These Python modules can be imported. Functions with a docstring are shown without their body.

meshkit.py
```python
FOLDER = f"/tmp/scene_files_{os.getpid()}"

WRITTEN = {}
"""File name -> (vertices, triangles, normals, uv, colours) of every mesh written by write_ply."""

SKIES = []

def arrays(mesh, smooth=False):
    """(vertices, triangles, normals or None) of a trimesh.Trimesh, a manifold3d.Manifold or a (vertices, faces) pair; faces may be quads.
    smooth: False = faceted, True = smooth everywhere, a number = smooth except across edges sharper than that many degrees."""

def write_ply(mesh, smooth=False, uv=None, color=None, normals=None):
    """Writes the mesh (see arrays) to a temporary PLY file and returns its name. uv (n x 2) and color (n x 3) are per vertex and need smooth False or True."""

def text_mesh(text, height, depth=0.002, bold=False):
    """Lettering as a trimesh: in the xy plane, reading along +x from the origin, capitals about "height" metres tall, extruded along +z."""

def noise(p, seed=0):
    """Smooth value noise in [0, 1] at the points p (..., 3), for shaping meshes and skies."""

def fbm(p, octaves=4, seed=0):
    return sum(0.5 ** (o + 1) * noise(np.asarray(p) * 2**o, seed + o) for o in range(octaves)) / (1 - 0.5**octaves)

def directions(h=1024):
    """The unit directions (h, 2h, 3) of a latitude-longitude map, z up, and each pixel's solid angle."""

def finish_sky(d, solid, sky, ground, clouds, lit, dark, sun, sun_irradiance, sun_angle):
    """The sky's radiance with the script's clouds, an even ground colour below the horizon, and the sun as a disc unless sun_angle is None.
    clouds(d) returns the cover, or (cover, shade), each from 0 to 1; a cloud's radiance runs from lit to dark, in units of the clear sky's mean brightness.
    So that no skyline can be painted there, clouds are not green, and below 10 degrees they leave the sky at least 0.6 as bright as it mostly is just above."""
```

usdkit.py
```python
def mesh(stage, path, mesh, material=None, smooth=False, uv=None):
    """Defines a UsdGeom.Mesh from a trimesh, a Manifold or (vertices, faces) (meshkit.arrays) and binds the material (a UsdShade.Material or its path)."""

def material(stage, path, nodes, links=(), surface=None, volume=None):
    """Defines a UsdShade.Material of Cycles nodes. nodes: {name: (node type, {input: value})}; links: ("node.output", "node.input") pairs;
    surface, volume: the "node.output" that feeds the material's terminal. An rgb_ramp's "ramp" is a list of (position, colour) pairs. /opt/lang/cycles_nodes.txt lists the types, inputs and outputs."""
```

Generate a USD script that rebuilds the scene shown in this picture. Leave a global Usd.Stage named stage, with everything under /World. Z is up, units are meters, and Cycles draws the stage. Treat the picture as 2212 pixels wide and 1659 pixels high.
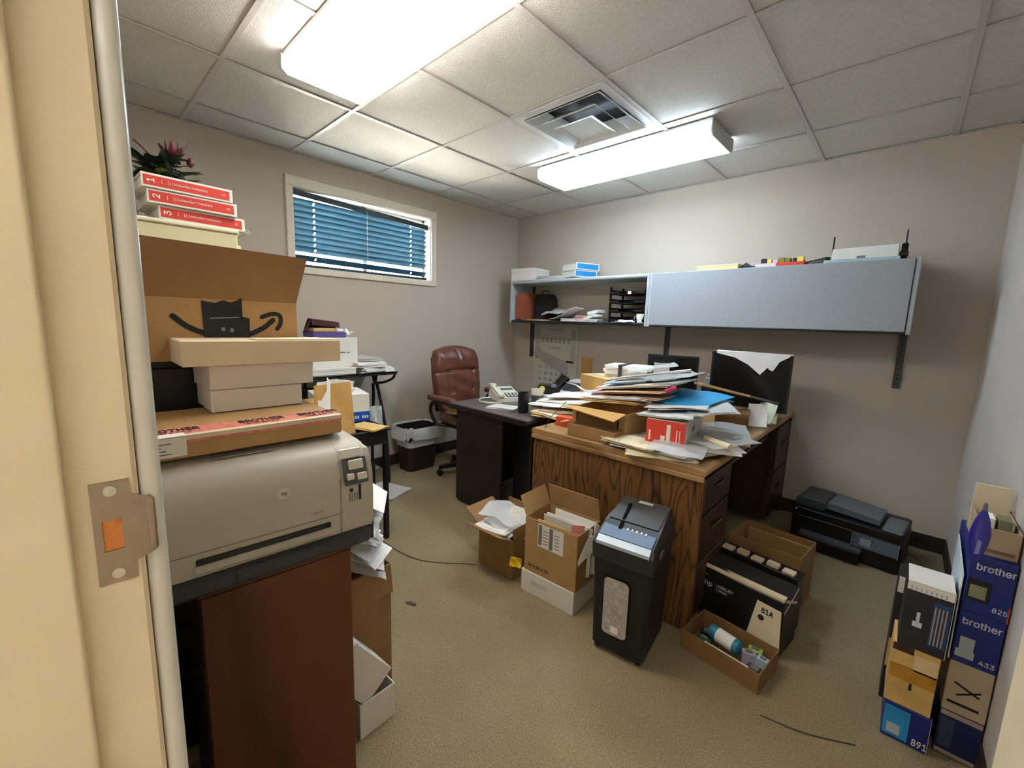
import math, random
import numpy as np
import trimesh
import usdkit, meshkit
from pxr import Usd, UsdGeom, UsdLux, UsdShade, Gf, Sdf
from shapely.geometry import Polygon, Point, box as sbox, LineString

stage = Usd.Stage.CreateInMemory()
UsdGeom.SetStageUpAxis(stage, UsdGeom.Tokens.z)
UsdGeom.SetStageMetersPerUnit(stage, 1.0)
UsdGeom.Xform.Define(stage, '/World')
PI = math.pi
rng = np.random.default_rng(7)

# ------------------------------------------------------------------ camera, sky, sun, exposure
EXPOSURE = 1.0
LAMP_FRONT, LAMP_BACK, HALL = 8.4, 10.5, 6.2           # radiance of the lenses, hall lamp
SKY, SUN = 13.0, 700.0
cam = UsdGeom.Camera.Define(stage, '/World/camera')
yaw, pitch, roll = -0.7504, -0.1456, 0.0313
f = np.array([math.sin(yaw) * math.cos(pitch), math.cos(yaw) * math.cos(pitch), math.sin(pitch)])
r = np.cross(f, [0, 0, 1.0]); r /= np.linalg.norm(r); u = np.cross(r, f)
c_, s_ = math.cos(roll), math.sin(roll)
right, up = r * c_ + u * s_, -r * s_ + u * c_
EYE = (3.2986, -3.5656, 1.3196)
m = Gf.Matrix4d(*right, 0, *up, 0, *(-f), 0, *EYE, 1)
cam.AddTransformOp().Set(m)
cam.CreateHorizontalApertureAttr(36.0)
cam.CreateVerticalApertureAttr(27.0)
cam.CreateFocalLengthAttr(36.0 * 909.37 / 2212)
cam.CreateClippingRangeAttr((0.02, 1000.0))
cam.CreateExposureAttr(EXPOSURE)

dome = UsdLux.DomeLight.Define(stage, '/World/sky')
dome.CreateIntensityAttr(SKY)
dome.CreateColorAttr(Gf.Vec3f(0.80, 0.90, 1.0))
sun = UsdLux.DistantLight.Define(stage, '/World/sun')
sun.CreateIntensityAttr(SUN)
sun.CreateAngleAttr(0.6)
sun.CreateNormalizeAttr(True)
sun.CreateColorAttr(Gf.Vec3f(1.0, 0.95, 0.88))
sun.AddRotateXYZOp().Set(Gf.Vec3f(28, -12, 0))

# ------------------------------------------------------------------ materials
def lin(c):
    c = np.asarray(c, float) / 255.0
    return tuple(np.where(c <= 0.04045, c / 12.92, ((c + 0.055) / 1.055) ** 2.4))

_mats = {}
def M(name, rgb=None, rough=0.6, metal=0.0, vary=0.06, scale=9.0, bump=0.0, bscale=60.0, spec=0.4, **kw):
    if name in _mats: return _mats[name]
    base = np.array(lin(rgb))
    nodes = {'g': ('geometry', {}), 'n': ('noise_texture', {'scale': scale, 'detail': 4.0}),
             'r': ('rgb_ramp', {'ramp': [(0.3, tuple(base * (1 - vary))), (0.7, tuple(np.minimum(base * (1 + vary), 0.95)))]}),
             'p': ('principled_bsdf', {'roughness': rough, 'metallic': metal, 'specular_ior_level': spec, **kw})}
    links = [('g.position', 'n.vector'), ('n.fac', 'r.fac'), ('r.color', 'p.base_color')]
    if bump:
        nodes['bn'] = ('noise_texture', {'scale': bscale, 'detail': 3.0})
        nodes['b'] = ('bump', {'strength': bump, 'distance': 0.004})
        links += [('g.position', 'bn.vector'), ('bn.fac', 'b.height'), ('b.normal', 'p.normal')]
    _mats[name] = usdkit.material(stage, '/World/Looks/' + name, nodes, links, surface='p.BSDF')
    return _mats[name]

def emit(name, color, strength):
    _mats[name] = usdkit.material(stage, '/World/Looks/' + name, {'e': ('emission', {'color': color, 'strength': strength})}, surface='e.emission')
    return _mats[name]

def wood(name, dark, light, scale, stretch, rough=0.35, dist=3.0, axis='z'):
    st = {'z': (1, 1, stretch), 'y': (1, stretch, 1), 'x': (stretch, 1, 1)}[axis]
    a, b = np.array(lin(dark)), np.array(lin(light))
    nodes = {'g': ('geometry', {}), 'm': ('mapping', {'scale': tuple(scale * v for v in st)}),
             'm2': ('mapping', {'scale': tuple(scale * 14 * v for v in (st if axis != 'z' else (1, 1, stretch * .25)))}),
             'n': ('noise_texture', {'scale': 1.0, 'detail': 2.0, 'distortion': 0.4}),
             'k': ('math', {'math_type': 'multiply', 'value2': dist * 2.6}),
             'fr': ('math', {'math_type': 'pingpong', 'value2': 1.0}),
             'n2': ('noise_texture', {'scale': 1.0, 'detail': 3.0}),
             'mx': ('mix_float', {'fac': 0.28}),
             'r': ('rgb_ramp', {'ramp': [(0.12, tuple(a)), (0.34, tuple(a * .35 + b * .65)), (0.6, tuple(b * .9)), (0.85, tuple(b))]}),
             'p': ('principled_bsdf', {'roughness': rough, 'specular_ior_level': 0.35})}
    links = [('g.position', 'm.vector'), ('m.vector', 'n.vector'), ('n.fac', 'k.value1'), ('k.value', 'fr.value1'),
             ('g.position', 'm2.vector'), ('m2.vector', 'n2.vector'), ('fr.value', 'mx.a'), ('n2.fac', 'mx.b'),
             ('mx.result', 'r.fac'), ('r.color', 'p.base_color')]
    _mats[name] = usdkit.material(stage, '/World/Looks/' + name, nodes, links, surface='p.BSDF')
    return _mats[name]

# ------------------------------------------------------------------ mesh helpers
def cbox(x0, y0, z0, x1, y1, z1, b=0.003):
    b = min(b, (x1 - x0) * .45, (y1 - y0) * .45, (z1 - z0) * .45)
    if b < 2e-4:
        t = trimesh.creation.box((x1 - x0, y1 - y0, z1 - z0)); t.apply_translation(((x0 + x1) / 2, (y0 + y1) / 2, (z0 + z1) / 2)); return t
    pts = []
    for X, sx in ((x0, 1), (x1, -1)):
        for Y, sy in ((y0, 1), (y1, -1)):
            for Z, sz in ((z0, 1), (z1, -1)):
                pts += [(X, Y + sy * b, Z + sz * b), (X + sx * b, Y, Z + sz * b), (X + sx * b, Y + sy * b, Z)]
    return trimesh.convex.convex_hull(np.array(pts))

def rbox(x0, y0, z0, x1, y1, z1, rad=0.02, n=8, axis=2, bev=0.003):
    """box with its edges along one axis rounded"""
    lo, hi = np.array([x0, y0, z0]), np.array([x1, y1, z1])
    a, b = [k for k in range(3) if k != axis]
    rad = min(rad, (hi[a] - lo[a]) * .49, (hi[b] - lo[b]) * .49)
    pts = []
    for inset, h in ((bev, lo[axis]), (0, lo[axis] + bev), (0, hi[axis] - bev), (bev, hi[axis])):
        for ca, cb, t0 in ((hi[a] - rad, hi[b] - rad, 0), (lo[a] + rad, hi[b] - rad, 90), (lo[a] + rad, lo[b] + rad, 180), (hi[a] - rad, lo[b] + rad, 270)):
            for t in np.radians(np.linspace(t0, t0 + 90, n)):
                p = [0, 0, 0]; p[a] = ca + (rad - inset) * math.cos(t); p[b] = cb + (rad - inset) * math.sin(t); p[axis] = h
                pts.append(p)
    return trimesh.convex.convex_hull(np.array(pts))

def hull(pts): return trimesh.convex.convex_hull(np.array(pts, float))
def cat(*ms): return trimesh.util.concatenate([x for x in ms])

def loft(rings, cap=True):
    """rings: list of (n,3) loops of the same length"""
    R = np.array(rings, float); k, n = R.shape[:2]
    fs = []
    for i in range(k - 1):
        for j in range(n):
            a, b, c, d = i * n + j, i * n + (j + 1) % n, (i + 1) * n + (j + 1) % n, (i + 1) * n + j
            fs += [(a, b, c), (a, c, d)]
    v = R.reshape(-1, 3)
    if cap:
        v = np.vstack([v, R[0].mean(0), R[-1].mean(0)])
        for j in range(n):
            fs += [(k * n, (j + 1) % n, j), (k * n + 1, (k - 1) * n + j, (k - 1) * n + (j + 1) % n)]
    t = trimesh.Trimesh(v, np.array(fs), process=False)
    t.fix_normals(); return t

def tube(pts, rad, n=8):
    p = np.array(pts, float); tg = np.gradient(p, axis=0); tg /= np.linalg.norm(tg, axis=1, keepdims=True) + 1e-12
    a = np.cross(tg[0], [0, 0, 1.0]) if abs(tg[0][2]) < .9 else np.cross(tg[0], [1.0, 0, 0]); a /= np.linalg.norm(a)
    rings = []; rad = np.broadcast_to(rad, (len(p),))
    for i in range(len(p)):
        a = a - tg[i] * a.dot(tg[i]); a /= np.linalg.norm(a); b = np.cross(tg[i], a)
        th = np.arange(n) * 2 * PI / n
        rings.append(p[i] + rad[i] * (np.cos(th)[:, None] * a + np.sin(th)[:, None] * b))
    return loft(rings)

def curve(pts, k=24):
    """smooth curve through points (Catmull-Rom)"""
    P_ = np.array(pts, float); P_ = np.vstack([2 * P_[0] - P_[1], P_, 2 * P_[-1] - P_[-2]]); out = []
    seg = len(P_) - 3
    for i in range(seg):
        for t in np.linspace(0, 1, max(2, k // seg), endpoint=(i == seg - 1)):
            a, b, c, d = P_[i:i + 4]
            out.append(.5 * ((2 * b) + (c - a) * t + (2 * a - 5 * b + 4 * c - d) * t * t + (3 * b - a - 3 * c + d) * t ** 3))
    return np.array(out)

def lathe(prof, n=28):
    th = np.arange(n) * 2 * PI / n
    return loft([np.stack([r_ * np.cos(th), r_ * np.sin(th), np.full(n, z_)], 1) for r_, z_ in prof])

def prism(poly, h, z0=0.0):
    t = trimesh.creation.extrude_polygon(Polygon(poly) if not hasattr(poly, 'exterior') else poly, h, engine='earcut')
    t.apply_translation((0, 0, z0)); return t

def frame_mat(o, ex, ey):
    ex = np.array(ex, float); ex /= np.linalg.norm(ex); ey = np.array(ey, float); ey = ey - ex * ey.dot(ex); ey /= np.linalg.norm(ey)
    T = np.eye(4); T[:3, 0], T[:3, 1], T[:3, 2], T[:3, 3] = ex, ey, np.cross(ex, ey), o
    return T

def put(mesh, o, ex, ey):
    mesh = mesh.copy(); mesh.apply_transform(frame_mat(o, ex, ey)); return mesh

def panel(o, ex, ey, w, h, t=0.0008, z0=0.0):
    """thin plate with corner o, running w along ex and h along ey, thickness along ex x ey"""
    return put(cbox(0, 0, z0, w, h, z0 + t, 0), o, ex, ey)

def rot(mesh, deg, axis, at=(0, 0, 0)):
    mesh = mesh.copy(); mesh.apply_transform(trimesh.transformations.rotation_matrix(math.radians(deg), axis, at)); return mesh
def mv(mesh, *t):
    mesh = mesh.copy(); mesh.apply_translation(t); return mesh

def sheet(w, h, t=0.0012, wave=0.006, seed=0, curl=0.0, n=9, tear=0.0):
    """a sheet of paper lying in xy, centred, gently waved; curl lifts its +y end"""
    R_ = np.random.default_rng(seed)
    x, y = np.meshgrid(np.linspace(-w / 2, w / 2, n), np.linspace(-h / 2, h / 2, n), indexing='ij')
    ph = R_.uniform(0, 6, 4)
    z = wave * (np.sin(x / w * 4 + ph[0]) * np.cos(y / h * 3 + ph[1]) + .5 * np.sin(x / w * 8 + y / h * 7 + ph[2]))
    z = z - z.min() + curl * np.clip(y / h + .5, 0, 1) ** 2
    if tear:
        x = x + tear * w * R_.normal(size=x.shape) * (np.abs(y) > h * .45); y = y + tear * h * R_.normal(size=x.shape) * (np.abs(y) > h * .45)
    top = np.stack([x, y, z + t], -1).reshape(-1, 3); bot = np.stack([x, y, z], -1).reshape(-1, 3)
    fs = []; N = n * n; I = lambda i, j: i * n + j
    for i in range(n - 1):
        for j in range(n - 1):
            a, b, c, d = I(i, j), I(i + 1, j), I(i + 1, j + 1), I(i, j + 1)
            fs += [(a, b, c), (a, c, d), (a + N, c + N, b + N), (a + N, d + N, c + N)]
    e = [I(i, 0) for i in range(n)] + [I(n - 1, j) for j in range(1, n)] + [I(i, n - 1) for i in range(n - 2, -1, -1)] + [I(0, j) for j in range(n - 2, 0, -1)]
    for k in range(len(e)):
        a, b = e[k], e[(k + 1) % len(e)]
        fs += [(a, a + N, b), (b, a + N, b + N)]
    tm = trimesh.Trimesh(np.vstack([top, bot]), np.array(fs), process=False)
    tm.fix_normals(); return tm

def stack_mesh(w, h, total, layers, seed, jit=0.008, ang=3, wave=0.0):
    R_ = np.random.default_rng(seed); ms = []; t = total / layers
    for k in range(layers):
        b = sheet(w * R_.uniform(.96, 1), h * R_.uniform(.96, 1), t * .93, wave, seed) if wave else cbox(-w / 2, -h / 2, 0, w / 2, h / 2, t * .93, 0)
        b = rot(b, R_.uniform(-ang, ang), (0, 0, 1)); ms.append(mv(b, R_.uniform(-jit, jit), R_.uniform(-jit, jit), k * t))
    return cat(*ms)

def lettering(text, h, o, ex, ey, bold=False, depth=0.0008, width=None):
    t = meshkit.text_mesh(text, h, depth, bold)
    if width:
        k = width / t.extents[0]; t.apply_scale((k, 1, 1))
    return put(t, o, ex, ey)

# ------------------------------------------------------------------ scene helpers
_names = {}
def numbered(parent, name):
    k = _names.get((parent, name), 0); _names[(parent, name)] = k + 1
    return f'{parent}/{name}' + (f'_{k:03d}' if k else '')

GROUPS = {'contractor_binder': 'red spined manuals on the cream cabinet', 'ring_binder': 'white binders on the open shelf', 'ceiling_light': 'fluorescent ceiling lights', 'wall_standard': 'slotted wall standards', 'small_carton': 'small cartons in the red tray', 'ink_cartridge': 'cartridges in the kraft tray', 'royal_blue_carton': 'royal blue printer cartons', 'note_pad': 'note pads on the open shelf', 'toner_box': 'black printer supply boxes', 'monitor': 'monitors on the wooden desk', 'plastic_sleeve': 'plastic sleeves in the desk heap', 'bag_wrap': 'clear bags in the desk heap', 'kraft_carton': 'open kraft cartons on the carpet', 'black_print_carton': 'black printed cartons'}
def keys(p, label=None, category=None, group=None, kind=None):
    for k, v in (('label', label), ('category', category), ('group', group), ('kind', kind)):
        if v: p.SetCustomDataByKey(k, v)

_labels = {}
def xf(prim, loc, rz, tilt):
    x = UsdGeom.Xformable(prim)
    if tuple(loc) != (0, 0, 0): x.AddTranslateOp().Set(Gf.Vec3d(*map(float, loc)))
    if rz: x.AddRotateZOp().Set(float(rz))
    if tilt[0]: x.AddRotateXOp().Set(float(tilt[0]))
    if tilt[1]: x.AddRotateYOp().Set(float(tilt[1]))

def check(label, group):
    if label in _labels and not (group and _labels[label] == group): print('LABEL TWICE', label)
    _labels[label] = group

def thing(name, label, category, loc=(0, 0, 0), rz=0, group=None, kind=None, tilt=(0, 0)):
    group = group or GROUPS.get(name)
    p = UsdGeom.Xform.Define(stage, numbered('/World', name)).GetPrim()
    xf(p, loc, rz, tilt); keys(p, label, category, group, kind); check(label, group)
    return p

def part(parent, name, mesh, mat, smooth=False, label=None, kind=None):
    p = usdkit.mesh(stage, numbered(str(parent.GetPath()), name), mesh, mat, smooth).GetPrim()
    keys(p, label, None, None, kind)
    return p

def solo(name, mesh, mat, label, category, loc=(0, 0, 0), rz=0, group=None, kind=None, tilt=(0, 0), smooth=False):
    group = group or GROUPS.get(name)
    p = usdkit.mesh(stage, numbered('/World', name), mesh, mat, smooth).GetPrim()
    xf(p, loc, rz, tilt); keys(p, label, category, group, kind); check(label, group)
    return p

def struct(name, mesh, mat, label, category, smooth=False):
    return solo(name, mesh, mat, label, category, kind='structure', smooth=smooth)

def carton(name, label, category, w, d, h, mat, loc, rz=0, flaps={}, t=0.004, tilt=(0, 0), group=None, inner=None, bottom=True):
    """open box w (x) by d (y) by h; flaps: side -> (degrees outward from upright, length)"""
    o = thing(name, label, category, loc, rz, group, tilt=tilt)
    if bottom: part(o, 'bottom', cbox(-w / 2, -d / 2, 0, w / 2, d / 2, t, .0008), mat)
    S = {'front': ((-w / 2, -d / 2), (1, 0), w), 'right': ((w / 2, -d / 2), (0, 1), d), 'back': ((w / 2, d / 2), (-1, 0), w), 'left': ((-w / 2, d / 2), (0, -1), d)}
    for s, ((x, y), (ex, ey), L) in S.items():
        part(o, 'side_panel', put(cbox(0.0005, t, -t, L - .0005, h, 0, .0008), (x, y, 0), (ex, ey, 0), (0, 0, 1)), mat)
        if s in flaps:
            a, ln = flaps[s]; a = math.radians(a); n = np.array([ey, -ex, 0.0])
            up_ = np.array([0, 0, 1.0]) * math.cos(a) + n * math.sin(a)
            part(o, 'flap', put(cbox(.003, .001, -t, L - .003, ln, 0, .0008), (x, y, h), (ex, ey, 0), up_), mat)
    return o
# ------------------------------------------------------------------ palette
wallM = M('wall_paint', (190, 178, 164), .75, vary=.02, scale=3, bump=.10, bscale=220)
wallR = M('wall_paint_grey', (196, 188, 180), .7, vary=.02, scale=3, bump=.08, bscale=220)
ceilM = M('ceiling_tile', (208, 203, 196), .9, vary=.05, scale=60, bump=.6, bscale=170)
gridM = M('ceiling_grid', (196, 188, 184), .45, vary=.02)
baseM = M('vinyl_base', (48, 38, 32), .5)
trimM = M('painted_trim', (222, 212, 196), .4, vary=.02)
jambM = M('cream_enamel', (228, 214, 184), .42, vary=.03, scale=14, bump=.05, bscale=25)
edgeM = M('grey_enamel', (205, 205, 198), .22, vary=.03, spec=.6)
steelM = M('brushed_steel', (150, 138, 126), .45, metal=.9, vary=.08, scale=40)
rawwoodM = M('raw_wood', (190, 120, 60), .8, vary=.25, scale=90)
whiteM = M('white_card', (226, 222, 214), .65, vary=.03)
paperM = M('white_paper', (240, 238, 234), .7, vary=.03)
paperG = M('grey_paper', (196, 192, 188), .7, vary=.05)
paperY = M('yellow_paper', (240, 222, 110), .7, vary=.02)
paperP = M('pink_paper', (222, 200, 204), .7, vary=.03)
paperC = M('cream_paper', (222, 208, 176), .7, vary=.03)
manilaM = M('manila', (206, 174, 112), .7, vary=.05)
kraftM = M('kraft_board', (170, 134, 88), .8, vary=.06, scale=20)
kraftD = M('dark_kraft_board', (144, 108, 68), .8, vary=.06, scale=20)
goldenK = M('golden_kraft', (190, 146, 82), .8, vary=.05)
blackM = M('black_plastic', (22, 22, 24), .4, vary=.1)
blackG = M('black_gloss', (14, 14, 16), .18, vary=.1)
blackS = M('black_metal', (24, 24, 27), .45, vary=.1)
greyD = M('dark_grey_plastic', (70, 72, 76), .45, vary=.06)
greyM = M('mid_grey_plastic', (120, 122, 126), .5)
silverM = M('printer_silver', (178, 172, 158), .42, vary=.02, spec=.5)
silverD = M('printer_grey', (128, 124, 114), .4)
chromeM = M('bright_trim', (220, 218, 205), .2, metal=.6)
inkM = M('black_ink', (26, 22, 22), .7)
inkG = M('grey_ink', (120, 116, 112), .7)
inkW = M('white_ink', (232, 230, 226), .6)
redM = M('red_print', (206, 62, 48), .55, vary=.05)
blueM = M('blue_print', (22, 38, 112), .5, vary=.1)
blueD = M('navy_print', (24, 34, 84), .5, vary=.12)
skyB = M('sky_blue_print', (40, 140, 205), .5, vary=.15)
folderB = M('blue_folder', (40, 150, 205), .5, vary=.06)
cabGrey = M('cabinet_blue_grey', (154, 158, 162), .6, vary=.03, scale=50, bump=.15, bscale=300)
cabEdge = M('cabinet_edge', (172, 178, 182), .4)
shelfD = M('shelf_dark', (70, 72, 78), .5)
creamM = M('cream_metal', (212, 208, 168), .45, vary=.02)
leatherM = M('brown_leather', (98, 56, 44), .34, vary=.14, scale=18, bump=.25, bscale=45, spec=.55)
espresso = M('espresso_laminate', (36, 26, 24), .4, vary=.12, scale=16)
darktop = M('espresso_top', (92, 84, 80), .35, vary=.06)
purpleM = M('purple_box', (92, 78, 140), .6)
maroonM = M('maroon_box', (60, 22, 24), .6)
plasticM = usdkit.material(stage, '/World/Looks/clear_plastic', {'p': ('principled_bsdf', {'base_color': (.82, .84, .85), 'roughness': .32, 'specular_ior_level': .5}), 't': ('transparent_bsdf', {'color': (.98, .98, .98)}), 'm': ('mix_closure', {'fac': .42})}, [('t.BSDF', 'm.closure1'), ('p.BSDF', 'm.closure2')], surface='m.closure')
bagM = usdkit.material(stage, '/World/Looks/bin_liner', {'p': ('principled_bsdf', {'base_color': (.86, .88, .9), 'roughness': .3}), 'q': ('translucent_bsdf', {'color': (.75, .8, .8)}), 't': ('transparent_bsdf', {}), 'a': ('mix_closure', {'fac': .3}), 'm': ('mix_closure', {'fac': .93})}, [('p.BSDF', 'a.closure1'), ('q.BSDF', 'a.closure2'), ('t.BSDF', 'm.closure1'), ('a.closure', 'm.closure2')], surface='m.closure')
glassPane = usdkit.material(stage, '/World/Looks/window_glass', {'f': ('fresnel', {'IOR': 1.45}), 't': ('transparent_bsdf', {'color': (.93, .96, .96)}), 'g': ('glossy_bsdf', {'roughness': .02, 'color': (1, 1, 1)}), 'm': ('mix_closure', {})}, [('f.fac', 'm.fac'), ('t.BSDF', 'm.closure1'), ('g.BSDF', 'm.closure2')], surface='m.closure')
deskGlass = usdkit.material(stage, '/World/Looks/desk_glass', {'f': ('fresnel', {'IOR': 1.5}), 't': ('transparent_bsdf', {'color': (.55, .66, .66)}), 'g': ('glossy_bsdf', {'roughness': .04, 'color': (1, 1, 1)}), 'm': ('mix_closure', {})}, [('f.fac', 'm.fac'), ('t.BSDF', 'm.closure1'), ('g.BSDF', 'm.closure2')], surface='m.closure')
slatM = usdkit.material(stage, '/World/Looks/blind_slat', {'p': ('principled_bsdf', {'base_color': lin((44, 84, 100)), 'roughness': .4}), 'q': ('translucent_bsdf', {'color': lin((40, 110, 150))}), 'm': ('mix_closure', {'fac': .06})}, [('p.BSDF', 'm.closure1'), ('q.BSDF', 'm.closure2')], surface='m.closure')
oakM = wood('oak_laminate', (40, 25, 13), (116, 78, 43), 6.5, .13, .42, 12.0)
oakT = wood('oak_laminate_top', (120, 88, 54), (164, 128, 86), 5.0, .2, .4, 2.4, axis='x')
oakD = wood('oak_laminate_dark', (44, 30, 18), (70, 48, 30), 3.4, .16, .4, 4)
cherryM = wood('cherry_veneer', (62, 32, 16), (96, 52, 26), 2.2, .15, .33, 1.6)
lampWarm = emit('lens_warm', (1.0, .97, .91), LAMP_FRONT)
lampCool = emit('lens_cool', (.68, .85, 1.0), LAMP_BACK)
hallLamp = emit('lens_hall', (1.0, .85, .58), HALL)

# carpet: fine woven pile, olive brown, with worn darker areas
_nodes = {'g': ('geometry', {}), 'a': ('noise_texture', {'scale': 1.3, 'detail': 4.0}), 'b': ('noise_texture', {'scale': 170.0, 'detail': 3.0, 'roughness': .7}),
          'w': ('voronoi_texture', {'scale': 260.0}),
          'r': ('rgb_ramp', {'ramp': [(.3, lin((138, 123, 92))), (.7, lin((158, 142, 110)))]}),
          'r2': ('rgb_ramp', {'ramp': [(.3, (.42, .42, .42)), (.68, (1.2, 1.2, 1.2))]}),
          'x': ('mix_color', {'blend_type': 'multiply', 'fac': .8}), 'bp': ('bump', {'strength': .45, 'distance': .003}),
          'p': ('principled_bsdf', {'roughness': .95, 'specular_ior_level': .1, 'sheen_weight': .15})}
carpetM = usdkit.material(stage, '/World/Looks/carpet', _nodes, [('g.position', 'a.vector'), ('g.position', 'b.vector'), ('g.position', 'w.vector'), ('a.fac', 'r.fac'), ('b.fac', 'r2.fac'), ('r.color', 'x.a'), ('r2.color', 'x.b'), ('x.result', 'p.base_color'), ('w.distance', 'bp.height'), ('bp.normal', 'p.normal')], surface='p.BSDF')
groundM = M('concrete_ground', (200, 192, 180), .9, vary=.08, scale=2)

# ------------------------------------------------------------------ the room: 3.6 x 3.53 m, 2.44 m high
RX, FY, CH = 3.61, -3.53, 2.44
struct('floor', cat(cbox(0, FY, -.1, RX, 0, 0, 0), cbox(1.2, -5.4, -.1, 4.9, FY, 0, 0)), carpetM, 'olive brown cut pile carpet over the whole office floor', 'floor')
wy0, wy1, wz0, wz1 = -2.365, -1.175, 1.67, 2.225
t = .14
struct('wall_left', cat(cbox(-t, FY - .13, 0, 0, wy0, CH + .1, 0), cbox(-t, wy1, 0, 0, t, CH + .1, 0), cbox(-t, wy0, 0, 0, wy1, wz0, 0), cbox(-t, wy0, wz1, 0, wy1, CH + .1, 0)), wallM, 'taupe painted wall with the small high window', 'wall')
struct('wall_back', cbox(0, 0, 0, RX, t, CH + .1, 0), wallM, 'taupe painted wall behind the grey overhead cabinets', 'wall')
struct('wall_right', cbox(RX, FY, 0, RX + t, t, CH + .1, 0), wallR, 'pale grey wall on the right behind the stacked printer cartons', 'wall')
dx0, dx1 = 2.90, 3.592
struct('wall_front', cat(cbox(0, FY - .13, 0, dx0 - .022, FY, CH + .1, 0), cbox(dx0 - .022, FY - .13, 2.06, RX + t, FY, CH + .1, 0)), wallM, 'taupe wall beside the doorway', 'wall')
struct('wall_hall', cat(cbox(1.1, -5.5, 0, 5.0, -5.4, CH, 0), cbox(1.1, -5.4, 0, 1.2, FY - .13, CH, 0), cbox(4.9, -5.4, 0, 5.0, FY - .13, CH, 0), cbox(RX + .002, FY - .13, 0, 5.0, FY, CH, 0), cbox(1.2, -5.4, CH + .02, 4.9, FY - .131, CH + .1, 0)), wallR, 'plain walls of the hallway outside the doorway', 'wall')
struct('baseboard_left', cbox(0.0005, FY, 0, .008, 0, .10, .003), baseM, 'dark brown vinyl base along the window wall', 'baseboard')
struct('baseboard_back', cbox(.01, -.008, 0, RX, -.0005, .10, .003), baseM, 'dark brown vinyl base along the cabinet wall', 'baseboard')
struct('baseboard_right', cbox(RX - .008, -3.4, 0, RX - .0005, -.01, .10, .003), baseM, 'dark brown vinyl base along the right wall', 'baseboard')
struct('ground', cbox(-40, -30, -.4, -.3, 30, -.3, 0), groundM, 'pale concrete ground outside the window', 'ground')

# ceiling: 2 ft grid, each tile a part
ceil = thing('ceiling', 'suspended ceiling of white textured tiles in a metal grid', 'ceiling', kind='structure')
G = .6096
gx = [-.308 + i * G for i in range(8)]; gy = [-2.970 + j * G for j in range(-2, 7)]
part(ceil, 'deck', cbox(0, FY, CH + .13, RX, 0, CH + .16, 0), gridM)
for i in range(7):
    for j in range(8):
        a0, a1 = max(gx[i], 0) , min(gx[i + 1], RX); b0, b1 = max(gy[j], FY), min(gy[j + 1], 0)
        if a1 - a0 < .02 or b1 - b0 < .02 or (i == 3 and j == 4): continue
        dz = .006 + .003 * rng.random()
        part(ceil, 'tile', cbox(a0 + .002, b0 + .002, CH + dz, a1 - .002, b1 - .002, CH + dz + .016, .004), ceilM)
for x in gx[1:7]:
    if 0 < x < RX: part(ceil, 'grid_bar', cbox(x - .0125, FY, CH, x + .0125, 0, CH + .004, .001), gridM)
for y in gy[1:8]:
    if FY < y < 0: part(ceil, 'grid_bar', cbox(0, y - .012, CH + .0008, RX, y + .012, CH + .0045, .001), gridM)
for m_ in (cbox(0, FY, CH + .0005, .022, 0, CH + .004, 0), cbox(0, -.022, CH + .0005, RX, 0, CH + .004, 0), cbox(RX - .022, FY, CH + .0005, RX, 0, CH + .004, 0)):
    part(ceil, 'wall_angle', m_, gridM)

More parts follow.
